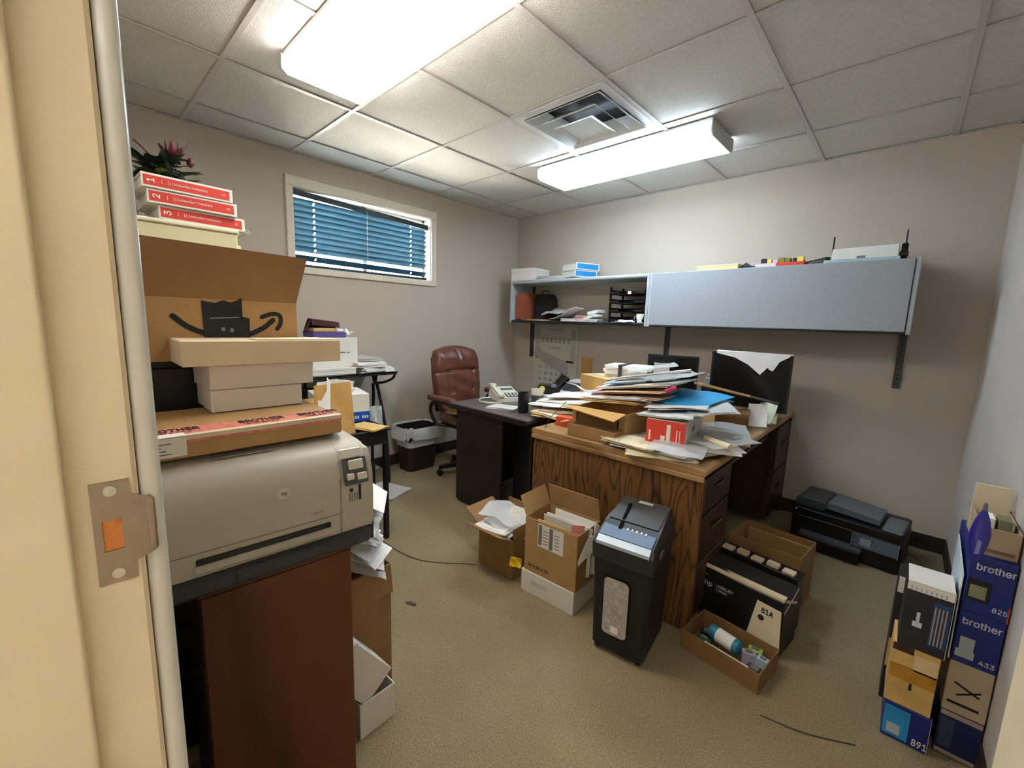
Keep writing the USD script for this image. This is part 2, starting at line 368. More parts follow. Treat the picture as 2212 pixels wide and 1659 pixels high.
# ------------------------------------------------------------------ doorway (left jamb with strike, open leaf on the right)
fr = thing('door_frame', 'cream painted door jamb with stop, closest thing on the left edge', 'door frame', kind='structure')
part(fr, 'jamb', cbox(dx0 - .022, -3.66, 0, dx0, -3.536, 2.06, .003), jambM)
part(fr, 'door_stop', rbox(dx0, -3.63, 0, dx0 + .011, -3.5725, 2.05, .003, 4), jambM, smooth=40)
part(fr, 'head', cbox(dx0 - .022, -3.66, 2.04, RX, -3.54, 2.06, .003), jambM)
part(fr, 'head_stop', cbox(dx0 + .01, -3.63, 2.03, dx1, -3.5725, 2.042, .003), jambM)
part(fr, 'hinge_jamb', cbox(dx1, -3.66, 0, RX, -3.5405, 2.06, .003), jambM)
part(fr, 'casing', rbox(dx0 - .075, -3.5355, 0, dx0 - .0015, -3.522, 2.1, .006, 7), edgeM, smooth=40, label='glossy grey-white casing edge on the room side')
sp = thing('strike_plate', 'worn steel strike plate screwed to the cream door jamb', 'strike plate', (dx0, -3.5505, 1.162))
pl = Polygon([(-.0115, -.038), (.0095, -.038), (.0095, -.025), (.019, -.022), (.019, .022), (.0095, .026), (.0095, .038), (-.0115, .038)]).difference(sbox(-.007, -.013, .0035, .010))
part(sp, 'plate', put(prism(pl, .0016), (0, 0, 0), (0, 1, 0), (0, 0, 1)), steelM)
part(sp, 'latch_hole', put(cbox(-.007, -.013, .0001, .0035, .010, .0006, 0), (0, 0, 0), (0, 1, 0), (0, 0, 1)), rawwoodM, label='splintered bare wood in the latch hole')
lip = [(.0016 + .004 * k * k / 16 - .003, .0185 + .0014 * k) for k in range(5)]
part(sp, 'lip', rbox(-.005, .0165, -.022, .0022, .0225, .022, .002, 5), steelM, smooth=40)
for z in (-.031, .031):
    part(sp, 'screw', put(lathe([(.0001, .0012), (.0042, .0012), (.0036, .0024), (.0001, .0026)], 14), (0, -.001, z), (0, 1, 0), (0, 0, 1)), chromeM, smooth=40)
ang = math.atan2(3.487 - 3.585, .79)
dl = thing('door_1', 'cream door leaf standing open against the right wall', 'door', (3.585, -3.535, .008), math.degrees(-ang), kind='structure')
part(dl, 'leaf', cbox(-.036, 0, 0, 0, .80, 2.02, .002), jambM)
for z in (.25, 1.0, 1.8): part(dl, 'hinge', mv(lathe([(.0001, -.045), (.006, -.045), (.006, .045), (.0001, .045)], 12), .004, -.002, z), steelM)
hl = thing('hall_light', 'warm ceiling lamp in the hallway behind the doorway', 'ceiling light', (3.2, -4.35, CH - .06))
part(hl, 'lens', cbox(-.5, -.2, 0, .5, .2, .045, .01), hallLamp); part(hl, 'housing', cbox(-.52, -.22, .045, .52, .22, .06, .005), gridM)

# ------------------------------------------------------------------ window with its blind
w = thing('window_1', 'small high window with a pale casing in the taupe wall', 'window', kind='structure')
for a in ((wy0 - .05, wz1 - .002, wy1 + .055, wz1 + .066), (wy0 - .05, wz0 - .045, wy1 + .055, wz0 + .002)):
    part(w, 'casing', cbox(.0005, a[0], a[1], .018, a[2], a[3], .005), trimM)
for a in ((wy0 - .05, wy0 + .002), (wy1 - .002, wy1 + .055)):
    part(w, 'casing', cbox(.0005, a[0], wz0 + .0025, .018, a[1], wz1 - .0025, .005), trimM)
for b in (cbox(-t + .02, wy0, wz0, 0, wy0 + .006, wz1, 0), cbox(-t + .02, wy1 - .006, wz0, 0, wy1, wz1, 0), cbox(-t + .02, wy0, wz0, 0, wy1, wz0 + .006, 0), cbox(-t + .02, wy0, wz1 - .006, 0, wy1, wz1, 0)):
    part(w, 'reveal', b, trimM)
part(w, 'sash', cat(cbox(-.125, wy0, wz0, -.10, wy0 + .03, wz1), cbox(-.125, wy1 - .03, wz0, -.10, wy1, wz1), cbox(-.125, wy0, wz0, -.10, wy1, wz0 + .03), cbox(-.125, wy0, wz1 - .03, -.10, wy1, wz1), cbox(-.125, (wy0 + wy1) / 2 - .018, wz0, -.10, (wy0 + wy1) / 2 + .018, wz1)), trimM)
part(w, 'pane', cbox(-.114, wy0 + .02, wz0 + .02, -.110, wy1 - .02, wz1 - .02, 0), glassPane)

bl = thing('window_blind', 'dark teal horizontal slat blind hanging crooked in the window', 'blind')
BL0, BL1 = wy0 + .012, wy1 - .035
XC = -.045
tl = math.radians(45)                         # slats tilted: inner edge up
def slat(z0, droop, bow=0.0, tilt=tl, holes=True):
    """one slat with two route holes; droop: how much lower the right end hangs"""
    ys = [BL0, BL0 + .145, BL0 + .163, BL1 - .163, BL1 - .145, BL1]
    ys = [BL0] + list(np.linspace(BL0 + .005, BL0 + .14, 4)) + [BL0 + .145, BL0 + .159] + list(np.linspace(BL0 + .165, BL1 - .165, 9)) + [BL1 - .159, BL1 - .145] + [BL1]
    us = [-.025, -.012, .012, .025]
    v = []; fs = []
    for k, y in enumerate(ys):
        s = (y - BL0) / (BL1 - BL0)
        for u_ in us:
            cx = u_ * math.cos(tilt); cz = u_ * math.sin(tilt); crown = .0025 * (1 - (u_ / .025) ** 2)
            v.append((XC + cx + crown * math.sin(tilt), y, z0 - droop * s - bow * math.sin(PI * s) + cz - crown * math.cos(tilt)))
    nu = len(us); N = len(v); off = np.array([math.sin(tilt), 0, -math.cos(tilt)]) * .0024
    v2 = [tuple(np.array(p) + off) for p in v]
    hole = {5, len(ys) - 3} if holes else set()
    for k in range(len(ys) - 1):
        for q in range(nu - 1):
            if k in hole and q == 1: continue
            a, b, c, d = k * nu + q, (k + 1) * nu + q, (k + 1) * nu + q + 1, k * nu + q + 1
            fs += [(a, b, c), (a, c, d), (a + N, c + N, b + N), (a + N, d + N, c + N)]
    def rim(a, b): fs.extend([(a, a + N, b), (b, a + N, b + N)])
    for k in range(len(ys) - 1):
        rim(k * nu, (k + 1) * nu); rim((k + 1) * nu + nu - 1, k * nu + nu - 1)
    for q in range(nu - 1): rim(q + 1, q); rim((len(ys) - 1) * nu + q, (len(ys) - 1) * nu + q + 1)
    return trimesh.Trimesh(np.array(v + v2), np.array(fs), process=False)
zt, zb = 2.185, 1.715
def yz(y, z, dr): return z - dr * (y - BL0) / (BL1 - BL0)
def bar(y0, y1, z0, z1, dr, x0, x1):
    P_ = [(x, y, yz(y, z, dr)) for x in (x0, x1) for y in (y0, y1) for z in (z0, z1)]
    return hull(P_)
part(bl, 'headrail', bar(BL0, BL1 + .015, 2.172, 2.212, .046, -.075, -.02), M('blind_rail', (34, 52, 60), .45))
part(bl, 'bottom_rail', bar(BL0, BL1, 1.678, 1.695, -.002, -.07, -.02), M('blind_rail', (34, 52, 60), .45))
zs = [2.140 - .0415 * k for k in range(9)]
for k, z in enumerate(zs):
    part(bl, 'slat', slat(z, .010 - .0005 * k), slatM, smooth=40)
part(bl, 'slat', slat(1.744, .014, .0), slatM, smooth=40)
for y in (BL0 + .152, (BL0 + BL1) / 2, BL1 - .152):
    part(bl, 'ladder_cord', cat(tube([(XC + .016, y, 2.18), (XC + .016, y, 1.69)], .0009, 5), tube([(XC - .016, y, 2.18), (XC - .016, y, 1.69)], .0009, 5)), M('blind_cord', (60, 96, 110), .6))
part(bl, 'tilt_wand', tube([(-.012, BL0 + .56, 2.165), (-.010, BL0 + .56, 1.80)], .003, 6), plasticM)

# ------------------------------------------------------------------ ceiling lights and diffuser
def light(x0, x1, y0, y1, lens, label):
    o = thing('ceiling_light', label, 'ceiling light', ((x0 + x1) / 2, (y0 + y1) / 2, CH))
    L, W_ = (x1 - x0) / 2, (y1 - y0) / 2
    part(o, 'housing', cbox(-L + .0075, -W_ * .96, -.0275, L - .0075, W_ * .96, -.0005, .002), gridM)
    for s in (-1, 1):
        prof = [(-W_, -.010), (-W_, -.070), (-W_ + .022, -.088), (W_ - .022, -.088), (W_, -.070), (W_, -.010)]
        q = put(prism(prof, .007), (s * L - (.007 if s > 0 else 0), 0, 0), (0, 1, 0), (0, 0, 1))
        part(o, 'end_cap', q, M('lamp_end_cap', (190, 190, 190), .5))
    pr = [(-W_, -.028), (-W_, -.069), (-W_ + .022, -.087), (W_ - .022, -.087), (W_, -.069), (W_, -.028)]
    part(o, 'lens', put(prism(pr, 2 * L - .016), (-L + .008, 0, 0), (0, 1, 0), (0, 0, 1)), lens)
light(1.185, 2.405, -2.82, -2.44, lampWarm, 'warm white fluorescent wraparound light nearest the doorway, cut by the top of the frame')
light(1.175, 2.395, -1.09, -.735, lampCool, 'cool white fluorescent wraparound light next to the air diffuser')
d = thing('air_diffuser', 'square white metal ceiling air diffuser with stepped louvers', 'air vent', ((gx[3] + gx[4]) / 2, (gy[4] + gy[5]) / 2, CH))
metalW = M('diffuser_metal', (214, 214, 212), .35, vary=.02)
def ring(a, za, b, zb, th=.002):
    R_ = []
    for s, z in ((a, za), (b, zb), (b, zb + th), (a, za + th)):
        R_.append([(s, s, z), (-s, s, z), (-s, -s, z), (s, -s, z)])
    tm = loft(R_ + [R_[0]], cap=False); return tm
part(d, 'frame', cat(ring(.292, -.001, .245, -.001), ring(.246, 0, .20, .07)), metalW)
for a, b, z0, dz_ in ((.243, .165, -.010, .060), (.180, .112, -.026, .055)):
    part(d, 'vane', ring(a, z0, b, z0 + dz_), metalW)
part(d, 'center_plate', cat(ring(.125, -.040, .095, -.030), cbox(-.096, -.096, -.031, .096, .096, -.028, .001)), metalW)
part(d, 'duct', cbox(-.21, -.21, .072, .21, .21, .078, 0), blackM)
# ------------------------------------------------------------------ overhead cabinets on the back wall
def standard(x, z0, label):
    o = thing('wall_standard', label, 'shelf standard', (x, 0, z0))
    L = 1.72 - z0
    part(o, 'channel', cat(cbox(-.018, -.022, 0, -.012, -.001, L, .001), cbox(.012, -.022, 0, .018, -.001, L, .001), cbox(-.013, -.010, 0, .013, -.001, L, .001)), M('standard_metal', (84, 86, 84), .4, metal=.3))
    part(o, 'slot_strip', cat(*[cbox(-.003, -.0106, .02 + k * .03, .003, -.0098, .038 + k * .03, 0) for k in range(int(L / .03) - 1)]), blackM)
standard(.262, .95, 'slotted grey wall standard left of the wall calendar')
standard(1.785, 1.02, 'slotted grey wall standard under the middle of the cabinets')
standard(3.270, .985, 'slotted grey wall standard below the right end of the cabinets')
o = thing('open_wall_shelf', 'grey open overhead shelf unit, left half of the cabinet run', 'wall shelf', (.245, 0, 1.318))
Lw = 1.51
part(o, 'end_panel', cbox(0, -.36, 0, .024, -.024, .42, .003), cabEdge); part(o, 'end_panel', cbox(Lw - .024, -.36, 0, Lw, -.024, .42, .003), cabEdge)
part(o, 'top_panel', rbox(.0245, -.355, .385, Lw - .0245, -.024, .418, .014, 5, axis=0), cabEdge, smooth=40)
part(o, 'bottom_shelf', cbox(.0245, -.352, .006, Lw - .0245, -.024, .026, .002), shelfD)
part(o, 'shelf_lip', cbox(.0245, -.3575, 0, Lw - .0245, -.3525, .022, .001), blackM)
o = thing('overhead_cabinet', 'long grey overhead cabinet with a closed flip-up door, right half of the run', 'cabinet', (1.757, 0, 1.318))
Lc = 1.54
part(o, 'end_panel', cbox(0, -.362, 0, .024, -.024, .42, .003), cabEdge); part(o, 'end_panel', cbox(Lc - .022, -.372, .0, Lc, -.024, .422, .004), cabEdge)
part(o, 'top_panel', cbox(.0245, -.352, .395, Lc - .0225, -.024, .415, .003), cabEdge)
part(o, 'bottom_panel', cbox(.0245, -.35, .004, Lc - .0225, -.024, .022, .003), shelfD)
part(o, 'door', rbox(.027, -.378, .012, Lc - .025, -.356, .413, .008, 5, axis=0), cabGrey, smooth=40)
part(o, 'door_pull', cbox(.027, -.376, .001, Lc - .025, -.36, .0115, .002), blackM)
part(o, 'back_panel', cbox(.0245, -.032, .0225, Lc - .0225, -.0245, .3945, 0), shelfD)

# things on top of the run (top at z 1.736)
ZT = 1.7365
o = thing('white_box', 'plain white box on top of the open shelf at its left end', 'box', (.385, -.215, ZT), 4)
part(o, 'body', cbox(-.145, -.13, 0, .145, .13, .118, .002), whiteM); part(o, 'lid_edge', cbox(-.147, -.132, .085, .147, .132, .121, .002), whiteM)
def binder(name, label, loc, rz, w, d_, h, spine, stripe, group=None, tilt=(0, 0), zones=()):
    """ring binder lying flat: spine on the -y side, w long, h thick"""
    o = thing(name, label, 'binder', loc, rz, group, tilt=tilt)
    part(o, 'cover', cat(cbox(-w / 2, -d_ / 2, 0, w / 2, d_ / 2, .003, .0008), cbox(-w / 2, -d_ / 2, h - .003, w / 2, d_ / 2, h, .0008)), spine)
    part(o, 'spine', cbox(-w / 2, -d_ / 2 - .003, 0, w / 2, -d_ / 2 - .0002, h, .001), spine)
    part(o, 'pages', stack_mesh(w - .012, d_ - .02, h - .008, 7, 3, .002, .3).apply_translation((0, -.002, .004)), paperM)
    if stripe: part(o, 'spine_label', cbox(-w / 2 + .01, -d_ / 2 - .0038, .008, w / 2 - .012, -d_ / 2 - .0032, h - .008, 0), stripe)
    return o
binder('ring_binder', 'white ring binder with a blue spine label, top of the pile on the shelf unit', (.965, -.175, ZT + .075), 70, .26, .24, .062, whiteM, blueM and skyB)
binder('ring_binder', 'white ring binder with a blue spine label, under the topmost one on the shelf unit', (.955, -.18, ZT + .012), 68, .25, .24, .060, whiteM, skyB)
solo('magazine_stack', stack_mesh(.30, .22, .035, 6, 5, .006, 4), paperG, 'thin stack of pale booklets leaning out between white box and binders', 'booklets', (.70, -.20, ZT), 12)
o = thing('yellow_box', 'flat yellow cardboard box on top of the closed cabinet', 'box', (2.225, -.2, ZT)); part(o, 'body', cbox(-.14, -.09, 0, .14, .09, .036, .002), M('pale_yellow_card', (222, 200, 140), .7)); part(o, 'lid', cbox(-.142, -.092, .028, .142, .092, .038, .002), paperC)
def clip(x, label, s=1.0):
    o = thing('desk_clip', label, 'clip', (x, -.22, ZT)); part(o, 'body', hull([(-.05 * s, -.02, 0), (.05 * s, -.02, 0), (-.05 * s, .02, 0), (.05 * s, .02, 0), (-.04 * s, -.01, .03), (-.015 * s, -.01, .048), (-.04 * s, .01, .03), (-.015 * s, .01, .048)]), blackG); part(o, 'arm', tube([(0, 0, .022), (.055 * s, 0, .012), (.09 * s, 0, .012)], .007, 7), blackM)
clip(2.415, 'black tape dispenser between yellow box and red tray on the cabinet')
o = thing('red_tray', 'red and pink card tray of small boxes on top of the cabinet', 'tray', (2.615, -.22, ZT))
part(o, 'tray', cat(cbox(-.14, -.07, 0, .14, .07, .004, 0), cbox(-.14, -.07, 0, .14, -.066, .026, 0), cbox(-.14, .066, 0, .14, .07, .026, 0), cbox(.136, -.07, 0, .14, .07, .028, 0), cbox(-.14, -.07, 0, -.136, .07, .026, 0)), redM); part(o, 'pink_end', cbox(-.141, -.0715, .001, -.02, -.0702, .0255, 0), paperP)
for k, (x, c, w_) in enumerate([(-.105, blackM, .03), (-.07, paperY, .026), (-.035, paperP, .03), (0.0, M('olive_print', (140, 130, 50), .6), .032), (.035, M('olive_print', (140, 130, 50), .6), .03), (.075, blackM, .02), (.105, paperY, .034)]):
    solo('small_carton', cbox(-w_ / 2, -.03, 0, w_ / 2, .03, .058 - .004 * (k % 3), .001), c, ['black', 'pale yellow', 'pink', 'olive', 'second olive', 'narrow black', 'wider yellow'][k] + ' small carton standing in the red tray on the cabinet', 'small box', (2.615 + x, -.22, ZT + .0045))
o = thing('black_stapler', 'black stapler right of the red tray on the cabinet', 'stapler', (2.835, -.22, ZT))
part(o, 'base', cbox(-.08, -.018, 0, .05, .018, .012, .003), blackM); part(o, 'arm', hull([(-.08, -.014, .016), (.03, -.016, .014), (-.08, .014, .016), (.03, .016, .014), (-.08, -.01, .028), (.02, -.013, .05), (-.08, .01, .028), (.02, .013, .05), (.045, -.012, .045), (.045, .012, .045)]), blackG)
o = thing('white_router', 'long white device with two black antennas on the right end of the cabinet', 'router', (3.04, -.21, ZT))
part(o, 'body', hull([(-.155, -.09, 0), (.155, -.09, 0), (.155, .09, 0), (-.155, .09, 0), (-.15, -.07, .085), (.15, -.07, .09), (.15, .08, .09), (-.15, .08, .085)]), whiteM); part(o, 'base_tray', cbox(-.185, -.11, 0, .165, -.091, .018, .002), M('pale_teal', (170, 196, 204), .5))
part(o, 'display', cbox(-.03, -.0865, .02, .01, -.0835, .035, 0), greyM)
part(o, 'antenna', tube([(-.158, .0, .01), (-.158, .0, .17)], .0045, 7), blackM); part(o, 'antenna', tube([(.178, .0, .04), (.178, .0, .175)], .0035, 7), blackM)
part(o, 'antenna_base', cat(cbox(.157, -.05, .02, .195, .05, .055, .006), cbox(.162, -.025, .0, .19, .03, .10, .006)), blackG)

# things inside the open shelf (shelf top z 1.345)
ZS = 1.3445
fb = thing('file_box', 'rust brown tapered magazine file leaning at the left end of the open shelf', 'magazine file', (.335, -.18, ZS))
rustM = M('rust_card', (150, 78, 52), .7)
part(fb, 'side', hull([(-.05, -.13, 0), (.035, -.13, 0), (-.05, .13, 0), (.035, .13, 0), (-.055, -.13, .26), (.07, -.13, .27), (-.055, .13, .26), (.07, .13, .27)]), rustM); part(fb, 'base_band', cbox(-.0515, -.132, .0, .0365, -.1305, .012, 0), blackM)
o = thing('black_binder', 'dark rounded black bag slumped behind the rust brown file', 'bag', (.52, -.11, ZS)); part(o, 'body', rbox(-.10, -.07, 0, .10, .06, .27, .07, 8, axis=1), M('black_cloth', (28, 22, 22), .85), smooth=40); part(o, 'handle', tube(curve([(-.04, -.01, .262), (-.035, -.01, .30), (.035, -.01, .30), (.04, -.01, .262)], 14), .006, 6), blackM)
solo('envelope', stack_mesh(.22, .14, .012, 4, 11, .006, 4), manilaM, 'flat tan envelopes on the open shelf beside the rust brown file', 'envelopes', (.57, -.26, ZS), 5)
solo('open_booklet', sheet(.26, .16, .010, .014, 4, .05), paperG, 'grey booklet lying with a raised page on the open shelf', 'booklet', (.70, -.16, ZS + .05), 0, tilt=(0, -4))
solo('curled_booklet', sheet(.16, .34, .008, .010, 9, .10), paperG, 'pale booklet curling upward in the middle of the open shelf', 'booklet', (.86, -.22, ZS + .001), 250)
solo('black_pouch', rbox(-.07, -.05, 0, .07, .05, .05, .04, 6, axis=1), blackM, 'small black pouch under the curled booklet on the open shelf', 'pouch', (1.0, -.13, ZS), smooth=40)
for k, (x, y, z, w_, h_, rz, tl_, c, lb) in enumerate([(.93, -.27, 0, .15, .10, 5, 0, paperP, 'pink note pad at the front of the open shelf'), (1.06, -.27, .001, .15, .10, -6, 0, paperP, 'second pink note pad overlapping the first one on the open shelf'), (1.02, -.2, .03, .12, .09, 14, 0, M('salmon_card', (190, 140, 120), .7), 'salmon note pad behind the pink pads on the open shelf'), (1.13, -.21, .025, .16, .11, -14, -18, paperM, 'white card pack leaning on the pads in the open shelf'), (1.16, -.19, .075, .13, .10, -10, -10, paperM, 'white card pack lying on the other white pack in the open shelf'), (1.19, -.27, 0, .13, .10, 0, 0, paperG, 'grey folded paper at the foot of the white card packs')]):
    solo('note_pad', stack_mesh(w_, h_, .026, 4, 20 + k, .003, 2), c, lb, 'note pad', (x + .02, y, ZS + z), rz, tilt=(0, tl_))
tr = thing('letter_tray', 'black four tier letter tray at the right end of the open shelf', 'letter tray', (1.545, -.19, ZS))
for k in range(4):
    z = .01 + .075 * k
    part(tr, 'tier', cat(cbox(-.16, -.13, z, .16, .13, z + .005, 0), cbox(-.16, .124, z, .16, .13, z + .045, 0), cbox(-.16, -.13, z, -.155, .13, z + .04, 0), cbox(.155, -.13, z, .16, .13, z + .04, 0), cbox(-.16, -.13, z, -.07, -.126, z + .022, 0), cbox(.07, -.13, z, .16, -.126, z + .022, 0)), blackM)
for x in (-.163, .163):
    for y in (-.11, .1): part(tr, 'post', cbox(x - .006, y - .012, 0, x + .006, y + .012, .30, .002), blackM)
solo('tag', cbox(0, -.001, 0, .03, .001, .022, .001), paperM, 'small white tag on the front of the black letter tray', 'tag', (1.555, -.327, ZS + .235))
mg = thing('white_mug', 'white mug at the right end of the open shelf', 'mug', (1.672, -.285, ZS)); part(mg, 'cup', lathe([(.0001, 0), (.036, 0), (.04, .006), (.042, .075), (.039, .075), (.037, .008), (.0001, .007)], 24), whiteM, smooth=40); part(mg, 'handle', tube(curve([(-.04, 0, .06), (-.062, 0, .05), (-.06, 0, .025), (-.038, 0, .018)], 14), .005, 7), whiteM, smooth=60)
solo('folded_paper', sheet(.16, .07, .003, .006, 8, .012), paperM, 'white folded paper beside the white mug on the open shelf', 'paper', (1.555, -.335, ZS + .001), 0)

# ------------------------------------------------------------------ wall calendar and envelope
cl = thing('wall_calendar', 'large pale wall calendar with a torn page hanging under the open shelf', 'calendar', (.302, -.004, .66))
CW, CHt = .57, .648
part(cl, 'sheet', put(cbox(0, 0, 0, CW, CHt, .0025, 0), (0, 0, 0), (1, 0, 0), (0, 0, 1)), M('calendar_paper', (196, 194, 178), .7, vary=.03))
Pc = lambda x, z, w_, h_, t_=.0006: panel((x, -.0026, z), (1, 0, 0), (0, 0, 1), w_, h_, t_)
for q in (Pc(.015, .30, .055, .32), Pc(CW - .085, .22, .055, .38)): part(cl, 'side_band', q, M('calendar_band', (172, 170, 160), .7))
part(cl, 'month_title', lettering('CALENDAR', .022, (.185, -.0028, .585), (1, 0, 0), (0, 0, 1), width=.20), inkG)
part(cl, 'month_block', cat(*[Pc(.10 + .056 * k, .455, .036, .055) for k in range(7)] + [Pc(.10 + .056 * k, .52, .03, .004) for k in range(7)]), M('calendar_block', (150, 150, 134), .7))
part(cl, 'month_name', lettering('OCTOBER', .02, (.19, -.0028, .395), (1, 0, 0), (0, 0, 1), width=.17), inkG)
for q in (Pc(.02, .287, .085, .012), Pc(CW - .14, .262, .095, .018)): part(cl, 'dark_band', q, inkM)
part(cl, 'yellow_mark', Pc(.215, .20, .035, .032), paperY)
for rw, (z, xs_, ds) in enumerate([(.185, (.085, .16, .235, .31), '2345'), (.118, (.075, .15, .225, .30, .375), ('9', '10', '11', '12', '13')), (.052, (.07, .145, .22), ('16', '17', '18'))]):
    for x, dg in zip(xs_, ds): part(cl, 'date', lettering(str(dg), .02, (x, -.0028, z), (1, 0, 0), (0, 0, 1), True), inkM)
tp = prism([(-.015, .33), (.05, .40), (.18, .34), (.44, .27), (.455, .22), (.47, .10), (.33, .17), (.20, .215), (.08, .275)], .0012)
part(cl, 'torn_page', put(tp, (0, -.006, 0), (1, 0, 0), (0, 0, 1)), M('torn_page_paper', (166, 162, 156), .7))
o = thing('wall_envelope', 'tan kraft envelope pinned to the wall right of the calendar', 'envelope', (.925, -.004, .83))
part(o, 'body', put(cbox(0, 0, 0, .125, .165, .006, 0), (0, 0, 0), (1, 0, 0), (0, 0, 1)), goldenK); part(o, 'flap', put(prism([(0, .165), (.125, .165), (.125, .15), (.0625, .11), (0, .15)], .001), (0, -.0062, 0), (1, 0, 0), (0, 0, 1)), goldenK)

# ------------------------------------------------------------------ wooden executive desk
DX0, DX1, DY0, DT = 1.83, 2.752, -1.80, .745
dk = thing('executive_desk', 'wood grain executive desk standing end-on to the back wall, heaped with papers', 'desk', ((DX0 + DX1) / 2, DY0 / 2, 0))
X0, X1, Y0, Y1 = -.461, .461, -.90, .885
top = rbox(X0 - .006, Y0 - .012, .712, X1 + .012, Y1, DT, .016, 6, axis=1)
part(dk, 'top', top, oakT, smooth=40)
part(dk, 'end_panel', rbox(X0, Y0 - .004, .0, X1, Y0 + .022, .7115, .012, 5, axis=2), oakM, smooth=40, label='wood panel with bold cathedral grain facing the door')
part(dk, 'edge_band', rbox(X0 - .004, Y0 - .016, .688, X1 + .006, Y0 - .0045, .7125, .005, 5, axis=0), oakT, smooth=40)
part(dk, 'back_panel', cbox(X0 + .004, Y0 + .0225, .03, X0 + .022, Y1 - .024, .711, .002), oakM)
part(dk, 'far_panel', cbox(X0, Y1 - .0235, 0, X1, Y1, .711, .003), oakD)
part(dk, 'pedestal', cbox(X1 - .5, Y0 + .0225, .06, X1 - .024, Y0 + .40, .711, .002), oakD)
for z0, z1 in ((.08, .30), (.31, .52), (.53, .69)):
    p = part(dk, 'drawer_front', cbox(X1 - .0235, Y0 + .03, z0, X1 - .002, Y0 + .395, z1, .003), oakD)
    part(p, 'handle', cat(cbox(X1 - .0018, Y0 + .15, (z0 + z1) / 2 + .02, X1 + .012, Y0 + .28, (z0 + z1) / 2 + .032, .003)), M('brass_dark', (90, 74, 50), .35, metal=.7))
part(dk, 'pedestal', cbox(X1 - .5, Y1 - .40, .06, X1 - .024, Y1 - .0245, .711, .002), oakD)
for z0, z1 in ((.08, .38), (.39, .69)):
    p = part(dk, 'drawer_front', cbox(X1 - .0235, Y1 - .395, z0, X1 - .002, Y1 - .03, z1, .003), oakD)
    part(p, 'handle', cbox(X1 - .0018, Y1 - .28, (z0 + z1) / 2 + .02, X1 + .012, Y1 - .15, (z0 + z1) / 2 + .032, .003), M('brass_dark', (90, 74, 50), .35, metal=.7))
part(dk, 'kneehole_shelf', cbox(X0 + .023, Y0 + .401, .62, X1 - .05, Y1 - .401, .64, .002), oakD)
DT += .0008

# ------------------------------------------------------------------ black desk to its left
b = thing('black_desk', 'dark espresso desk between the leather chair and the wooden desk', 'desk', (1.30, -1.1, 0))
part(b, 'top', rbox(-.40, -.565, .695, .36, .62, .727, .01, 5, axis=1), darktop, smooth=40)
part(b, 'front_panel', cbox(-.315, -.615 + .055, 0.02, .145, -.54, .694, .003), espresso)
part(b, 'side_panel', cbox(-.315, -.5395, .02, -.295, .6, .694, .002), espresso); part(b, 'side_panel', cbox(.33, -.5, .02, .35, .6, .694, .002), espresso)
part(b, 'foot_rail', cbox(-.305, -.545, 0, .14, -.52, .0195, .001), blackM); part(b, 'recess_panel', cbox(.146, -.44, .0, .329, -.42, .694, .002), blackM)
part(b, 'top_edge', cbox(-.402, -.580, .69, .362, -.5655, .726, .003), espresso)
BT = .7278
# ------------------------------------------------------------------ brown leather chair
ch = thing('office_chair', 'brown leather executive chair by the window wall behind the black desk', 'chair', (.62, -1.19, 0), 0)
def cushion(w_, h_, d_, nu=28, nv=30, top_round=.8, seams=None, exps=4.0):
    """upright pad in yz, front toward +x"""
    a = np.linspace(-1, 1, nu); bb = np.linspace(-1, 1, nv); V = []; F_ = []
    for side in (1, -1):
        for i in range(nu):
            for j in range(nv):
                uu, vv = a[i], bb[j]
                # squircle map
                sx = uu * math.sqrt(max(0, 1 - .32 * vv * vv)); sz = vv * math.sqrt(max(0, 1 - .26 * uu * uu))
                e = max(0.0, 1 - max(abs(uu), abs(vv)) ** exps)
                dep = d_ * e ** .5
                if seams and side > 0: dep += seams(uu, vv) * min(1, e * 4)
                y = sx * w_ / 2 * (1 - .10 * (1 - vv) / 2 if top_round else 1); V.append((dep if side > 0 else -dep * .45, y, sz * h_ / 2))
    N = nu * nv; I = lambda i, j: i * nv + j
    for i in range(nu - 1):
        for j in range(nv - 1):
            p_, q_, r__, s__ = I(i, j), I(i + 1, j), I(i + 1, j + 1), I(i, j + 1)
            F_ += [(p_, q_, r__), (p_, r__, s__), (p_ + N, r__ + N, q_ + N), (p_ + N, s__ + N, r__ + N)]
    tm = trimesh.Trimesh(np.array(V), np.array(F_), process=False); tm.merge_vertices(digits_vertex=5); tm.update_faces(tm.nondegenerate_faces()); tm.fix_normals(); return tm
def gro(d_, k=.0012): return -.030 * math.exp(-(d_ * d_) / k)
def seams(u_, v):
    z = gro(v - .28) if abs(u_) < .62 else .4 * gro(v - .28)                # line under the head pillow
    if v < .28: z += gro(abs(u_) - .5)                                     # the two uprights of the lumbar panel
    if v > .35: z += .7 * gro(u_ + .04) * min(1, (v - .35) * 3)             # gather in the head pillow
    if v < .28 and abs(u_) < .5: z += .010
    for bu, bv in ((-.42, -.30), (.44, -.30)): z += -.02 * math.exp(-((u_ - bu) ** 2 + (v - bv) ** 2) / .004)
    z += .012 * math.exp(-((v - .62) / .22) ** 2) + .004 * math.sin(9 * u_ + 4 * v) * (v > .3) + .003 * math.sin(14 * v + 5 * u_)
    return z
back = cushion(.55, .62, .085, 44, 50, seams=seams)
part(ch, 'backrest', mv(rot(back, -9, (0, 1, 0)), -.215, 0, .795), leatherM, smooth=60)
part(ch, 'back_shell', mv(rot(cbox(-.055, -.22, -.25, -.03, .22, .22, .01), -9, (0, 1, 0)), -.22, 0, .79), blackM)
def seat_s(u_, v): return gro(v + .55) * .6 + gro(abs(u_) - .6) * .6 + .01 * math.cos(u_ * 2)
